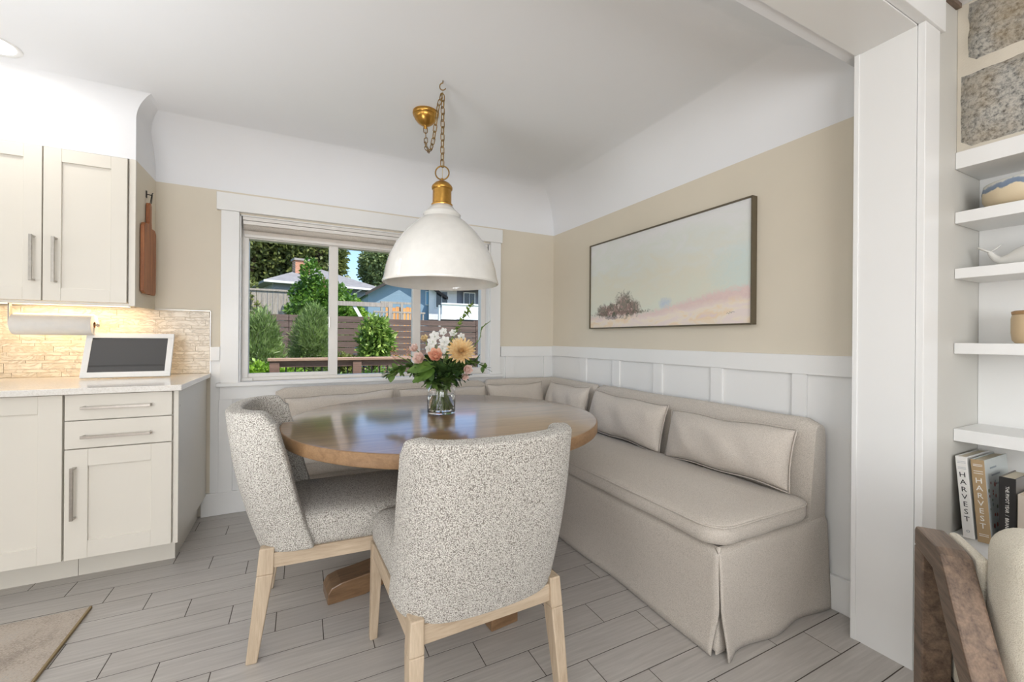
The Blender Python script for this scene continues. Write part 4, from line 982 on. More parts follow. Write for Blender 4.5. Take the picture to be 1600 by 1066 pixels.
# ------------------------------------------------------------------ living room: shelves and chimney
SHX0, SHX1 = 2.24, 2.49
bc = thing('built_in_shelves', 'white built in shelves recessed below the granite chimney', 'shelves', (2.36, 0.3, 0))
for z0, z1, nm in ((1.813, 1.877, 'mantel_shelf'), (1.604, 1.648, 'shelf'), (1.393, 1.432, 'shelf'), (1.106, 1.147, 'shelf'), (0.772, 0.819, 'shelf'), (0.38, 0.42, 'shelf')):
    box(nm, M_SHELF, bc, (SHX0, -0.55, z0, SHX1, Y0 - 0.001, z1), world=True, bevel=0.002)
box('side_panel', M_SHELF, bc, (SHX0, -0.62, 0, SHX1, -0.55, 1.877), world=True)
box('back_panel', M_SHELF, bc, (SHX1 - 0.012, -0.55, 0.0, SHX1, Y0 - 0.001, 1.813), world=True)
box('kick_panel', M_SHELF, bc, (SHX0 + 0.002, -0.55, 0.0, SHX0 + 0.02, Y0 - 0.001, 0.38), world=True)
# chimney of granite blocks
chm = setting('wall_chimney', (2.3, 0, 1.88))
box('mortar', M_MORTAR, chm, (2.252, -0.62, 1.878, 2.75, Y0 - 0.001, 2.439), world=True)
def stone(y0, y1, z0, z1, seed):
    rr_ = random.Random(seed); n, m = 14, 10; mb = MB()
    ys = [y0 + (y1 - y0) * i / (n - 1) for i in range(n)]; z_s = [z0 + (z1 - z0) * j / (m - 1) for j in range(m)]
    ed = [rr_.uniform(-.0025, .0025) for _ in range(60)]
    def f(i, j):
        e = min(i, n - 1 - i, j, m - 1 - j); y = ys[i] + (ed[j] if i in (0, n - 1) else 0); z = z_s[j] + (ed[20 + i] if j in (0, m - 1) else 0)
        dep = 0 if e == 0 else 0.020 + 0.006 * (e > 1) + rr_.uniform(-.003, .003)
        return (2.256 - dep, y, z)
    V_ = [f(i, j) for j in range(m) for i in range(n)]
    mb.add(V_, [(j * n + i, j * n + i + 1, (j + 1) * n + i + 1, (j + 1) * n + i) for j in range(m - 1) for i in range(n - 1)])
    o = mb.build('stone', M_STONE, chm, world=True, smooth=True); return o
for i, (a, b_, c, d) in enumerate([(0.22, 0.675, 1.884, 2.17), (-0.2, 0.19, 1.884, 2.14), (-0.6, -0.23, 1.884, 2.18), (0.30, 0.655, 2.205, 2.435), (-0.05, 0.27, 2.17, 2.435), (-0.6, -0.08, 2.21, 2.435)]): stone(a, b_, c, d, i)

# shelf items
bw = thing('pottery_bowl', 'beige stoneware bowl with a blue glazed rim on the upper shelf', 'bowl', (2.362, 0.512, 1.648))
def bowlm():
    m, nt, b = newmat('blue_rim_glaze'); tc = nt.nodes.new('ShaderNodeTexCoord'); sp = nt.nodes.new('ShaderNodeSeparateXYZ'); nt.links.new(tc.outputs['Object'], sp.inputs[0])
    n = noise(nt, coords(nt), 14, 4, .6).outputs['Fac']; h = mathn(nt, 'ADD', sp.outputs['Z'], mathn(nt, 'MULTIPLY', mathn(nt, 'SUBTRACT', n, .5), .06))
    c = ramp(nt, mathn(nt, 'MULTIPLY', h, 10.0), [(0.0, lin(222, 204, 172)), (0.60, lin(228, 212, 180)), (0.64, lin(120, 136, 158)), (0.80, lin(132, 148, 170)), (0.86, lin(214, 214, 206))])
    nt.links.new(c, b.inputs['Base Color']); inp(b, Roughness=0.25); return m
MB().lathe([(0.001, 0.001), (0.085, 0.001), (0.112, 0.010), (0.124, 0.035), (0.126, 0.065), (0.122, 0.090), (0.118, 0.092), (0.116, 0.088), (0.118, 0.06), (0.108, 0.02), (0.001, 0.012)], 56, cap=False).build('bowl', bowlm(), bw, smooth=True)
wh = thing('whale_figurine', 'white ceramic whale figurine with a pink belly and raised tail', 'figurine', (2.352, 0.48, 1.432))
mb = MB()
body = [((0, -0.13, 0.045), .012), ((0, -0.11, 0.047), .035), ((0, -0.06, 0.048), .047), ((0, 0.0, 0.046), .045), ((0, 0.05, 0.038), .034), ((0, 0.085, 0.028), .022), ((0, 0.112, 0.030), .013), ((0, 0.130, 0.050), .009), ((0, 0.137, 0.066), .006)]
mb.tube(cr([Vector(p) for p, r_ in body], 4), [np.interp(i / 4, range(len(body)), [r_ for _, r_ in body]) for i in range((len(body) - 1) * 4 + 1)], 20)
mb.build('body', M_ENAMEL, wh, smooth=True)
mb = MB()
for s in (-1, 1): petal(mb, Vector((0, 0.136, 0.062)), Vector((-.25 * s, s * .9 if s > 0 else -.7, .38)), Vector((0, 0, 1)), 0.040, 0.022, 0.25, 6)
mb.build('tail_flukes', M_ENAMEL, wh, smooth=True, solid=0.004)
MB().lathe([(0.001, -0.100), (0.026, -0.09), (0.0385, -0.05), (0.0405, -0.01), (0.036, 0.03), (0.020, 0.055), (0.001, 0.065)], 24, (-0.0075, -0.02, 0.042), axis='y', cap=False).build('belly', plain('pink_ceramic', lin(226, 172, 150), 0.3), wh, smooth=True)
jr = thing('stoneware_jar', 'small tan stoneware jar with a lid on the middle shelf at the right edge', 'jar', (2.352, 0.512, 1.147))
MB().lathe([(0.001, 0.001), (0.038, 0.001), (0.046, 0.012), (0.049, 0.04), (0.049, 0.09), (0.046, 0.105), (0.001, 0.105)], 40, cap=False).build('body', plain('tan_glaze', lin(206, 182, 146), 0.4), jr, angle=40)
MB().lathe([(0.001, 0.105), (0.047, 0.106), (0.048, 0.116), (0.040, 0.120), (0.001, 0.121)], 40, cap=False).build('lid', plain('lid_wood', lin(176, 140, 98), 0.6), jr, angle=40)

def text_mesh(s, size, mat, parent, origin, right, up, align='CENTER', spacing=1.0, ex=0.0002):
    cu = bpy.data.curves.new('lettering', 'FONT'); cu.body = s; cu.size = size; cu.align_x = align; cu.align_y = 'CENTER'; cu.extrude = ex; cu.space_character = spacing; cu.resolution_u = 2
    tmp = bpy.data.objects.new('tmp', cu); COL.objects.link(tmp)
    dg = bpy.context.evaluated_depsgraph_get(); me = bpy.data.meshes.new_from_object(tmp.evaluated_get(dg)); bpy.data.objects.remove(tmp)
    r_, u_ = Vector(right).normalized(), Vector(up).normalized(); n_ = r_.cross(u_); Mx = Matrix((r_, u_, n_)).transposed().to_4x4(); Mx.translation = Vector(origin)
    me.transform(Mx); me.materials.clear(); me.materials.append(mat); o = bpy.data.objects.new('lettering', me); COL.objects.link(o); o.parent = parent; return o
M_PAGE = plain('book_pages', lin(232, 222, 200), 0.9)
def book(label, y, thick, h, depth, spine, cover, tilt, group='books on the lower shelf', lettering=None, pos=0.42, x=2.222):
    # local: spine faces -X, thickness along Y (0..-thick), height Z ; tilt = lean towards +Y
    t = thing('book', label, 'book', (x, y, pos), 0, group); t.rotation_euler = (R(tilt), 0, 0)
    MB().box(0, -thick, 0, 0.004, 0, h).build('spine', spine, t, bevel=0.0015)
    MB().box(0.0035, -0.003, 0, depth, 0, h).build('cover', cover, t, bevel=0.0006); MB().box(0.0035, -thick, 0, depth, -thick + 0.003, h).build('cover', cover, t, bevel=0.0006)
    MB().box(0.004, -thick + 0.003, 0.004, depth - 0.004, -0.003, h - 0.004).build('pages', M_PAGE, t)
    return t
M_BKW = plain('book_white', lin(238, 236, 232), 0.5); M_BKT = plain('book_tan', lin(178, 152, 116), 0.6); M_BKB = plain('book_black', lin(34, 32, 32), 0.4); M_BKG = plain('book_grey', lin(120, 116, 112), 0.4)
M_BKC = plain('book_blue_grey', lin(206, 212, 210), 0.5); M_INK = plain('ink_black', lin(30, 30, 32), 0.6); M_WINK = plain('ink_white', lin(238, 236, 230), 0.6); M_GINK = plain('ink_grey', lin(150, 160, 166), 0.6)
b1 = book('white spined cookbook, furthest left on the lower shelf', 0.645, 0.031, 0.300, 0.225, M_BKW, M_BKW, -4.5)
for i, ch_ in enumerate('HARVEST'): text_mesh(ch_, 0.026, M_INK, b1, (-0.0004, -0.0155, 0.232 - i * 0.0270), (0, -1, 0), (0, 0, 1))
for z_ in (0.281, 0.276, 0.259, 0.254): MB().box(-0.0005, -0.027, z_, 0.0, -0.005, z_ + 0.0011).build('spine_rule', M_GINK, b1)
text_mesh('o', 0.02, M_GINK, b1, (-0.0004, -0.0155, 0.028), (0, -1, 0), (0, 0, 1))
b2 = book('tan spined cookbook beside the white one', 0.607, 0.035, 0.298, 0.225, M_BKT, M_BKC, -4.0)
for i, ch_ in enumerate('HARVEST'): text_mesh(ch_, 0.027, M_WINK, b2, (-0.0004, -0.0175, 0.222 - i * 0.0270), (0, -1, 0), (0, 0, 1))
for z_ in (0.280, 0.275, 0.256, 0.248, 0.03, 0.024): MB().box(-0.0005, -0.030, z_, 0.0, -0.006, z_ + 0.0018).build('spine_rule', M_WINK, b2)
for i, (xx, zz, ww) in enumerate(((0.05, 0.262, .06), (0.06, 0.235, .08), (0.08, 0.20, .05))): MB().box(xx, -0.0355, zz, xx + ww, -0.035, zz + 0.006).build('cover_rule', M_GINK, b2)
M_BERRY = plain('cover_photo_red', lin(150, 60, 46), 0.5); M_GRN = plain('cover_photo_green', lin(92, 112, 72), 0.5)
for i in range(18):
    xx, zz = random.uniform(0.006, 0.10), random.uniform(0.05, 0.22); MB().lathe([(0.0001, -0.0006), (random.uniform(.004, .010), -0.0005), (0.0001, 0)], 8, (xx, -0.035, zz), axis='y', cap=False).build('cover_print', random.choice([M_BERRY, M_GRN, M_GINK]), b2)
b3 = book('thick black and grey hardback in front of the shelf middle', 0.556, 0.040, 0.255, 0.16, M_BKB, M_BKG, 0)
text_mesh('THE PIVOT YEAR  /  BRIANNA', 0.0125, M_WINK, b3, (-0.0004, -0.020, 0.225), (0, 0, -1), (0, -1, 0), 'LEFT')
text_mesh('THE', 0.010, M_GINK, b3, (0.085, -0.0406, 0.205), (1, 0, 0), (0, 0, 1)); text_mesh('PIVOT', 0.019, M_GINK, b3, (0.085, -0.0406, 0.175), (1, 0, 0), (0, 0, 1)); text_mesh('YEAR', 0.019, M_GINK, b3, (0.085, -0.0406, 0.150), (1, 0, 0), (0, 0, 1))
book('small beige paperback at the right edge of the lower shelf', 0.512, 0.030, 0.205, 0.14, plain('book_beige', lin(206, 194, 180), 0.7), plain('book_beige2', lin(206, 194, 180), 0.7), 0)

# ------------------------------------------------------------------ armchair (lower right)
ang = math.atan2(-0.57, -0.82)          # direction from the front post back along the arm
ac = thing('armchair', 'dark weathered wood armchair with cream cushions at the lower right corner', 'armchair', (1.492, 0.489, 0), ang)
# local: +x runs back along the arm, +y is to the left of that => chair interior is at +y
def armp(p, yy): return (p[0], yy, p[1])
poly = [(-0.030, 0.0), (0.030, 0.0), (0.030, 0.585), (0.105, 0.585), (0.215, 0.480), (0.42, 0.325), (0.62, 0.215), (0.66, 0.260), (0.45, 0.372), (0.28, 0.497), (0.175, 0.605), (0.130, 0.644), (0.095, 0.652), (-0.022, 0.652), (-0.030, 0.645)]
AW = 0.029
postp = [(-0.030, 0.0), (0.028, 0.0), (0.028, 0.60), (-0.030, 0.60)]
for side, y0a in (('near', 0.0), ('far', 0.66)):
    MB().prism(postp, lambda p: armp(p, y0a - AW), lambda p: armp(p, y0a + AW)).build('leg', M_ARM, ac, bevel=0.004)
    armpoly = [(-0.030, 0.600), (0.09, 0.590), (0.118, 0.560), (0.200, 0.455), (0.30, 0.345), (0.42, 0.245), (0.52, 0.18), (0.56, 0.22), (0.46, 0.29), (0.345, 0.400), (0.255, 0.500), (0.165, 0.612), (0.135, 0.645), (0.105, 0.652), (-0.022, 0.652), (-0.030, 0.642)]
    MB().prism(armpoly, lambda p: armp(p, y0a - AW), lambda p: armp(p, y0a + AW)).build('arm', M_ARM, ac, bevel=0.005)
    MB().prism([(0.50, 0.0), (0.55, 0.0), (0.56, 0.22), (0.51, 0.22)], lambda p: armp(p, y0a - AW), lambda p: armp(p, y0a + AW)).build('leg', M_ARM, ac, bevel=0.004)
MB().box(-0.02, 0.03, 0.22, 0.02, 0.63, 0.28).box(0.50, 0.03, 0.15, 0.54, 0.63, 0.21).build('cross_rail', M_ARM, ac, bevel=0.004)
def soft(name, x0, y0, z0, x1, y1, z1, bev=0.05, lean=0):
    o = MB().box(x0, y0, z0, x1, y1, z1).build(name, M_CREAM, ac, smooth=True, bevel=bev, seg=6)
    if lean:
        o.data.transform(Matrix.Translation((x0, 0, z0)) @ Matrix.Rotation(lean, 4, 'Y') @ Matrix.Translation((-x0, 0, -z0)))
    return o
soft('seat_cushion', 0.02, 0.036, 0.26, 0.50, 0.624, 0.42, 0.045)
soft('side_cushion', -0.025, 0.034, 0.28, 0.14, 0.058, 0.652, 0.011)
soft('back_cushion', 0.105, 0.040, 0.40, 0.27, 0.615, 0.752, 0.06, R(3))

# ------------------------------------------------------------------ outside
M_GRASS = leafmat('yard_grass', lin(70, 92, 40), lin(104, 122, 60), 3, False)
g = struct('ground_yard', M_GRASS, MB().box(-40, WY + 0.17, -0.35, 50, 70, -0.25))
M_DECK = wood('deck_brown', lin(98, 76, 66), lin(132, 104, 92), 'x', 0.7)
M_DECKL = wood('deck_cap', lin(150, 120, 102), lin(176, 148, 128), 'x', 0.7)
dk = thing('deck_railing', 'brown wooden deck railing with thin black balusters outside the window', 'railing', (1.8, 5.5, 0))
box('cap_rail', M_DECKL, dk, (-0.335, 5.45, 0.872, 4.6, 5.58, 0.905), world=True, bevel=0.004)
box('top_rail', M_DECK, dk, (-0.316, 5.49, 0.80, 4.6, 5.53, 0.872), world=True)
for x in (-0.316, 0.572, 1.50, 2.43, 3.36): box('post', M_DECK, dk, (x, 5.465, -0.25, x + 0.10, 5.565, 0.872), world=True, bevel=0.004)
box('bottom_rail', M_DECK, dk, (-0.316, 5.49, 0.05, 4.6, 5.53, 0.12), world=True)
bal = MB().tube([(0, 0, 0.12), (0, 0, 0.80)], 0.008, 6).build('baluster', M_BLACK, dk); bal.location = (-0.15 - 1.8, 0.01, 0)
x = -0.15 + 0.095
while x < 4.5:
    o = inst(bal, 'baluster', dk, (x - 1.8, 0.01, 0)); x += 0.095
# horizontal board fence
M_FEN = wood('fence_brown', lin(84, 68, 61), lin(114, 94, 85), 'x', 0.8, 0.5)
fn = thing('board_fence', 'dark brown horizontal board fence across the back garden', 'fence', (2, 9, 0))
FB = {}
for si, (xa, xb, zt) in enumerate([(-2.2, -0.2, 1.575), (-0.2, 1.42, 1.572), (1.42, 3.6, 1.535), (3.6, 5.9, 1.555)]):
    L = xb - xa - 0.01
    for k in range(13):
        z1 = zt - k * 0.127
        o = MB().box(xa, 9.0 + random.uniform(-.004, .004), z1 - 0.114, xa + L, 9.025, z1).build('board', M_FEN, fn, world=True)
    box('post', M_FEN, fn, (xa - 0.05, 9.026, -0.25, xa + 0.05, 9.12, zt), world=True)
# vegetation
def leaves(n, blobs, size, aspect, up=0.0, out=0.6, shell=0.55):
    nb_ = len(blobs); w = np.array([b_[3] * b_[4] * b_[5] for b_ in blobs]) ** (2 / 3); w /= w.sum()
    idx = rng.choice(nb_, n, p=w); B = np.array(blobs)[idx]
    d = rng.normal(size=(n, 3)); d /= np.linalg.norm(d, axis=1)[:, None]
    rad = 1 - (1 - shell) * rng.random(n) ** 1.6
    bumpy = 1 + 0.16 * np.sin(d[:, 0] * 7 + idx) * np.sin(d[:, 1] * 6 + 2 * idx) * np.sin(d[:, 2] * 8)
    P = B[:, :3] + d * B[:, 3:6] * (rad * bumpy)[:, None]
    a = d * out + rng.normal(size=(n, 3)) * 0.6 + np.array([0, 0, up]); a /= np.linalg.norm(a, axis=1)[:, None]
    s = np.cross(a, rng.normal(size=(n, 3))); s /= np.linalg.norm(s, axis=1)[:, None]
    L = size * rng.uniform(.6, 1.2, n)[:, None]; Wd = L * aspect
    V_ = np.stack([P, P + a * L * .5 + s * Wd * .5, P + a * L, P + a * L * .5 - s * Wd * .5], 1).reshape(-1, 3)
    return V_
def foliage(name, V_, mat, parent):
    L = parent.location; V_ = V_ - np.array(L); n = len(V_) // 4
    me = bpy.data.meshes.new(name); me.vertices.add(4 * n); me.vertices.foreach_set('co', V_.ravel()); me.loops.add(4 * n); me.loops.foreach_set('vertex_index', np.arange(4 * n))
    me.polygons.add(n); me.polygons.foreach_set('loop_start', np.arange(0, 4 * n, 4)); me.polygons.foreach_set('loop_total', np.full(n, 4)); me.update(calc_edges=True); me.validate()
    me.materials.append(mat); o = bpy.data.objects.new(name, me); COL.objects.link(o); o.parent = parent; o['kind'] = 'stuff'; return o
def plant(name, label, cat, base, blobs, n, size, aspect, mat, group, trunk=0.03, **k):
    t = thing(name, label, cat, base, 0, group)
    foliage('foliage', leaves(n, blobs, size, aspect, **k), mat, t)
    top = max(b_[2] for b_ in blobs)
    bx = base
    mb = MB().tube([(bx[0], bx[1], bx[2]), (bx[0] + .02, bx[1], (bx[2] + top) / 2), (bx[0], bx[1], top)], [trunk, trunk * .8, trunk * .4], 8)
    for b_ in blobs[:6]: mb.tube([(bx[0], bx[1], bx[2] + 0.3 * (top - bx[2])), (b_[0], b_[1], b_[2])], [trunk * .5, trunk * .2], 6)
    mb.build('trunk', M_BARK, t, world=True, smooth=True); return t
M_BARK = wood('bark', lin(78, 62, 46), lin(112, 94, 74), 'z', 0.9)
L_FEATH = leafmat('feathery_green', lin(92, 118, 58), lin(138, 162, 92), 5)
L_LAUR = leafmat('laurel_green', lin(72, 112, 34), lin(164, 188, 96), 6)
L_BRIGHT = leafmat('bright_green', lin(96, 138, 34), lin(156, 192, 66), 5)
L_MID = leafmat('mid_green', lin(68, 108, 36), lin(118, 154, 60), 3)
L_OLIVE = leafmat('olive_green', lin(92, 104, 48), lin(140, 148, 78), 3)
L_DARK = leafmat('dark_conifer', lin(70, 88, 46), lin(134, 142, 78), 0.9)
L_GT = leafmat('grey_green_tree', lin(88, 110, 72), lin(146, 162, 104), 1.0)
G1 = 'shrubs in the garden'; G2 = 'trees beyond the fence'
def cl(cx, cy, cz, rx, ry, rz, n, jit=0.5, s=0.55, seed=0):
    r_ = random.Random(seed); out = [(cx, cy, cz, rx * .8, ry * .8, rz * .8)]
    for _ in range(n):
        a = r_.uniform(0, 6.28); e = r_.uniform(-1, 1); k = math.sqrt(1 - e * e)
        out.append((cx + rx * jit * k * math.cos(a), cy + ry * jit * k * math.sin(a), cz + rz * jit * e, rx * s * r_.uniform(.7, 1.1), ry * s * r_.uniform(.7, 1.1), rz * s * r_.uniform(.7, 1.1)))
    return out
plant('feathery_shrub', 'tall feathery green shrub at the left of the window view', 'shrub', (-0.60, 6.6, -.25), cl(-0.60, 6.6, 0.75, .40, .4, .85, 9, .5, .55, 1), 16000, 0.10, 0.13, L_FEATH, G1, up=.9, out=.8)
plant('feathery_shrub', 'round feathery green shrub in front of the brown fence', 'shrub', (0.13, 7.2, -.25), cl(0.13, 7.2, 1.02, .33, .33, .62, 8, .5, .55, 2), 14000, 0.10, 0.13, L_FEATH, G1, up=.9, out=.8)
plant('laurel_shrub', 'glossy broad leaved shrub against the brown fence', 'shrub', (1.24, 8.4, -.25), cl(1.24, 8.4, 1.08, .36, .3, .50, 9, .55, .5, 3), 2600, 0.13, 0.42, L_LAUR, G1, up=.2, out=.7)
plant('low_shrub', 'low bright green shrub behind the end post of the deck railing', 'shrub', (-0.45, 6.0, -.25), cl(-0.35, 6.0, 0.42, .55, .3, .42, 8, .6, .5, 4), 7000, 0.07, 0.45, L_BRIGHT, G1)
plant('low_shrub', 'low green hedge behind the middle of the deck railing', 'shrub', (0.9, 6.4, -.25), cl(0.6, 6.4, 0.30, 1.0, .3, .42, 12, .7, .45, 5), 9000, 0.07, 0.45, L_MID, G1)
plant('low_shrub', 'low yellow green shrub under the glossy shrub', 'shrub', (0.55, 8.0, -.25), cl(0.50, 8.0, 0.55, .65, .3, .40, 9, .7, .45, 6), 5000, 0.08, 0.4, L_OLIVE, G1)
plant('low_shrub', 'low green hedge behind the right end of the deck railing', 'shrub', (2.4, 6.4, -.25), cl(2.4, 6.4, 0.25, 1.0, .3, .42, 12, .7, .45, 15), 7000, 0.07, 0.45, L_MID, G1)
plant('round_bush', 'big round bright green bush behind the fence', 'bush', (0.55, 12.2, -.25), cl(0.62, 12.2, 1.80, 0.95, .8, 1.05, 14, .6, .45, 7) + [(0.22, 12.1, 2.75, .22, .2, .42)], 17000, 0.13, 0.55, L_MID, G1, trunk=.07)
plant('round_bush', 'olive green bush at the left edge above the fence', 'bush', (-1.75, 13, -.25), cl(-1.7, 13, 1.7, 1.0, .7, 1.15, 12, .6, .45, 8), 9000, 0.13, 0.5, L_OLIVE, G1, trunk=.06)
plant('round_bush', 'small round green bush beside the white beam', 'bush', (1.35, 13.5, -.25), cl(1.33, 13.5, 1.7, .52, .4, .75, 9, .55, .5, 9), 6000, 0.10, 0.5, L_BRIGHT, G1, trunk=.04)
plant('dark_tree', 'dark conifer filling the left pane of the window behind the houses', 'tree', (-3.5, 34, -.25), cl(-3.5, 34, 8.5, 5.2, 3, 6.5, 26, .65, .38, 10), 42000, 0.38, 0.5, L_DARK, G2, trunk=.4)
plant('dark_tree', 'dark conifer right of the first one, behind the middle mullion', 'tree', (1.2, 33, -.25), cl(0.9, 33, 8.5, 2.2, 2, 6.5, 18, .65, .38, 11), 26000, 0.36, 0.5, L_DARK, G2, trunk=.35)
plant('broadleaf_tree', 'grey green tree against the sky behind the grey roof', 'tree', (5.3, 30, -.25), cl(5.5, 30, 6.0, 2.0, 1.8, 2.2, 18, .65, .42, 12), 22000, 0.26, 0.5, L_GT, G2, trunk=.25)
# neighbouring buildings
M_SHING = paint('roof_shingle_grey', lin(138, 137, 138), 0.9, 0.25, 0.5); M_SID = None
def siding(name, c, pitch=0.14):
    m, nt, b = newmat(name); tc = nt.nodes.new('ShaderNodeTexCoord'); sp = nt.nodes.new('ShaderNodeSeparateXYZ'); nt.links.new(tc.outputs['Object'], sp.inputs[0])
    fr = mathn(nt, 'FRACT', mathn(nt, 'DIVIDE', sp.outputs['Z'], pitch)); n = noise(nt, coords(nt), 4, 3).outputs['Fac']
    nt.links.new(ramp(nt, n, [(0.3, tuple(x * .93 for x in c[:3]) + (1,)), (0.7, c)]), b.inputs['Base Color']); bump(nt, b, fr, 0.6, 0.02); inp(b, Roughness=0.7); return m
S_BLUE = siding('siding_blue', lin(136, 160, 178)); S_GREY = siding('siding_grey', lin(132, 136, 146)); S_WHITE = siding('siding_white', lin(236, 236, 232), .12); M_PGL = plain('far_pane', lin(60, 66, 74), 0.1); M_FASC = plain('dark_fascia', lin(62, 56, 52), 0.7)
M_WTR = plain('far_white_trim', lin(236, 236, 232), 0.6)
# grey roofed house with chimney
h1 = thing('grey_roof_house', 'grey house with a low hipped shingle roof and brick chimney', 'house', (1.0, 26, -0.25), R(14))
HW, HD = 5.0, 4.2
def l_(x, y, z): return (x, y, z)
MB().box(-2.4, 0, 0, 3.2, 7, 4.25).build('wall', S_GREY, h1)
MB().box(1.35, -0.02, 1.2, 3.21, 0.0, 3.45).build('lower_wall', S_WHITE, h1)
MB().add([(-2.9, -.5, 4.2), (3.7, -.5, 4.2), (3.7, 7.5, 4.2), (-2.9, 7.5, 4.2), (0.2, 3.4, 5.75), (0.9, 3.4, 5.75), (-2.9, -.5, 4.32), (3.7, -.5, 4.32), (3.7, 7.5, 4.32), (-2.9, 7.5, 4.32)],
         [(0, 1, 2, 3), (6, 7, 5, 4), (7, 8, 5), (8, 9, 4, 5), (9, 6, 4), (0, 1, 7, 6), (1, 2, 8, 7), (2, 3, 9, 8), (3, 0, 6, 9)]).build('roof', M_SHING, h1)
MB().box(-2.92, -.53, 4.22, 3.72, -.49, 4.32).build('fascia', M_WTR, h1)
def brickm():
    m, nt, b = newmat('brick_red'); br = nt.nodes.new('ShaderNodeTexBrick'); br.inputs['Scale'].default_value = 5; br.inputs['Color1'].default_value = lin(168, 104, 78); br.inputs['Color2'].default_value = lin(190, 128, 92); br.inputs['Mortar'].default_value = lin(190, 176, 160)
    nt.links.new(coords(nt, (1, 1, 1), (R(90), 0, 0)), br.inputs['Vector']); nt.links.new(br.outputs[0], b.inputs['Base Color']); inp(b, Roughness=.9); return m
MB().box(-0.95, 1.6, 4.3, -0.15, 2.3, 5.85).build('chimney', brickm(), h1)
MB().box(-1.02, 1.53, 5.85, -0.08, 2.37, 5.97).build('chimney_cap', plain('cap_concrete', lin(150, 146, 140), 0.9), h1)
MB().tube([(1.9, -0.06, 0), (1.9, -0.06, 4.0), (2.1, -0.45, 4.2)], 0.04, 6).build('downpipe', M_WTR, h1)
wq = MB().box(0.95, -0.03, 2.9, 1.25, 0.0, 3.9).build('window', M_WTR, h1); MB().box(1.0, -0.05, 2.95, 1.2, -0.03, 3.85).build('pane', M_PGL, wq)
# blue gabled house
h2 = thing('blue_gable_house', 'light blue sided house with a dark edged gable roof', 'house', (4.0, 18, -0.25))
gx0, gx1, gp = -1.55, 1.56, 0.0
MB().prism([(gx0, 0), (gx1, 0), (gx1, 3.15), (0.0, 4.05), (gx0, 3.20)], lambda p: (p[0], 0, p[1]), lambda p: (p[0], 6, p[1])).build('wall', S_BLUE, h2)
for s, e in ((-1, gx0 - 0.16), (1, gx1 + 0.16)):
    MB().prism([(0, 4.12), (e, 3.12), (e, 3.20), (0, 4.22)], lambda p: (p[0], -0.35, p[1]), lambda p: (p[0], 6.3, p[1])).build('roof_slope', M_SHING, h2)
    MB().prism([(0, 4.10), (e, 3.08), (e, 3.20), (0, 4.23)], lambda p: (p[0], -0.39, p[1]), lambda p: (p[0], -0.35, p[1])).build('fascia', M_FASC, h2)
wq = MB().box(0.82, -0.03, 2.82, 1.06, 0, 3.44).build('window', M_WTR, h2); MB().box(0.85, -0.05, 2.86, 1.03, -0.03, 3.40).build('pane', plain('blue_blind', lin(120, 170, 196), 0.3), wq)
# white balcony house
h3 = thing('white_balcony_house', 'house with a white boarded balcony, dark windows and a red roof', 'house', (6.4, 16, -0.25))
for k in range(5): MB().box(-1.45, 0, 2.16 + k * 0.115, 1.6, 0.03 + 0.004 * (k % 2), 2.27 + k * 0.115).build('board', M_WTR, h3)
MB().box(-1.47, -0.03, 2.735, 1.6, 0.08, 2.79).build('balcony_cap', M_WTR, h3)
MB().box(-1.45, 0.05, 2.0, 1.6, 1.8, 2.14).build('balcony_floor', M_FASC, h3)
MB().box(-1.45, 1.9, 0, 3.2, 5, 3.65).build('wall', S_GREY, h3)
MB().box(-1.46, 1.84, 2.2, -0.20, 1.9, 3.6).build('white_wall', S_WHITE, h3)
for a, b_, z0, z1 in ((-1.15, -0.66, 2.75, 3.42), (0.15, 0.62, 2.6, 3.42), (1.25, 1.75, 2.85, 3.4)):
    wq = MB().box(a - 0.05, 1.80, z0 - .05, b_ + 0.05, 1.85, z1 + .05).build('window', M_WTR, h3); MB().box(a, 1.78, z0, (a + b_) / 2 - .02, 1.80, z1).box((a + b_) / 2 + .02, 1.78, z0, b_, 1.80, z1).build('pane', M_PGL, wq)
MB().prism([(1.2, 3.55), (1.2, 3.68), (4.0, 4.6), (4.0, 4.45)], lambda p: (-1.2, p[0], p[1]), lambda p: (3.6, p[0], p[1])).build('roof', paint('roof_red_brown', lin(176, 126, 112), 0.9, 0.2), h3)
MB().tube([(-1.52, 0.1, 0), (-1.52, 0.1, 2.7)], 0.05, 6).build('downpipe', M_WTR, h3)
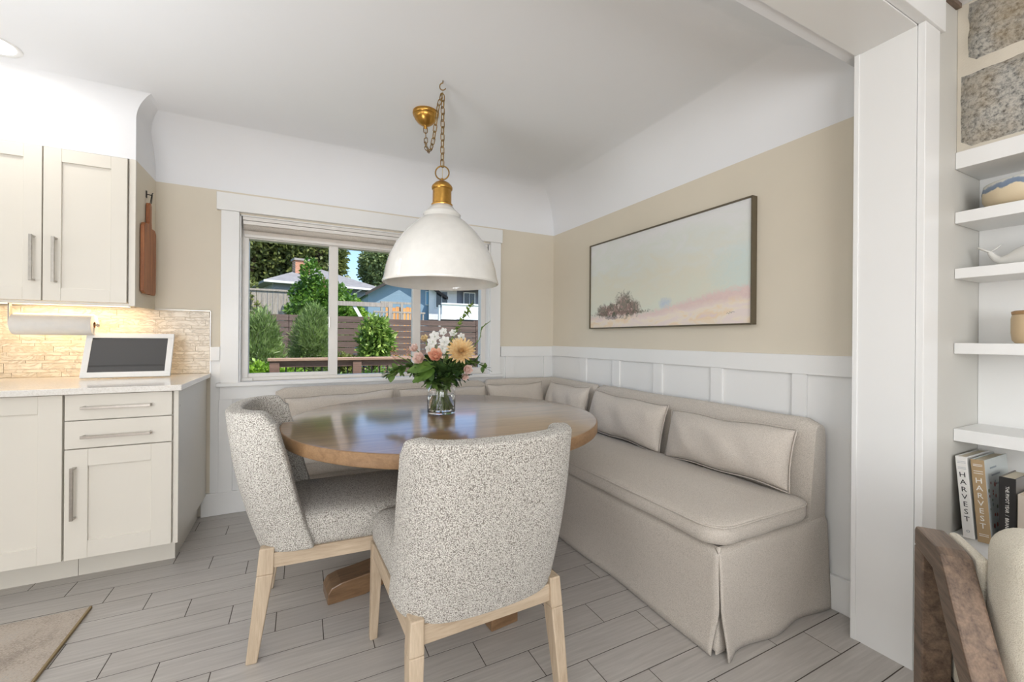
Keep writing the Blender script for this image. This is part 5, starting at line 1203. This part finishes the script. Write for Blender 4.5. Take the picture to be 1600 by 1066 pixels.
# cedar gate and lattice between the houses
M_CED = wood('cedar_orange', lin(206, 132, 66), lin(236, 172, 104), 'z', 0.7); M_GRY = wood('grey_weathered', lin(140, 132, 122), lin(178, 168, 156), 'z', 0.8)
gt = thing('cedar_fence', 'new orange cedar fence panels between the houses', 'fence', (2.9, 14, -0.25))
for k in range(9): MB().box(-0.45 + k * 0.11, 0, 0, -0.352 + k * 0.11, 0.02, 2.42 - 0.02 * (k % 3)).build('board', M_CED, gt)
for k in (-0.62, 0.02, 0.52): MB().box(k, -0.06, 0, k + 0.08, 0.0, 2.55).build('post', M_GRY, gt)
MB().box(-0.62, -0.05, 2.50, 0.62, 0.01, 2.57).build('top_rail', M_GRY, gt)
pk = thing('picket_railing', 'grey picket railing in front of the cedar fence', 'railing', (2.6, 12.5, -0.25))
MB().box(-0.75, 0, 2.12, 0.75, 0.05, 2.17).build('rail', M_GRY, pk)
for k in range(15): MB().box(-0.73 + k * 0.1, 0.01, 0.0, -0.69 + k * 0.1, 0.04, 2.12).build('picket', M_GRY, pk)
wbm = thing('white_beam_frame', 'white painted beam on posts with a diagonal brace beyond the fence', 'beam', (1.35, 10.2, -0.25))
MB().box(-0.75, 0, 2.12, 0.60, 0.08, 2.22).build('beam', M_GRY, wbm); MB().box(-0.74, 0, 0, -0.66, 0.08, 2.12).build('post', M_GRY, wbm); MB().box(0.50, 0, 0, 0.58, 0.08, 2.12).build('post', M_GRY, wbm)
MB().prism([(-0.30, 2.12), (-0.22, 2.12), (0.02, 1.70), (-0.06, 1.70)], lambda p: (p[0], 0.02, p[1]), lambda p: (p[0], 0.06, p[1])).build('brace', M_WTR, wbm)
gf = thing('grey_plank_fence', 'old grey vertical plank fence at the left behind the shrubs', 'fence', (-0.75, 12.9, -0.25))
for k in range(12): MB().box(-0.8 + k * 0.125, 0, 0, -0.685 + k * 0.125, 0.02, 2.62 + 0.01 * (k % 3)).build('plank', M_GRY, gf)
MB().box(-0.82, -0.03, 2.62, 0.72, 0.05, 2.67).build('cap_rail', M_GRY, gf)
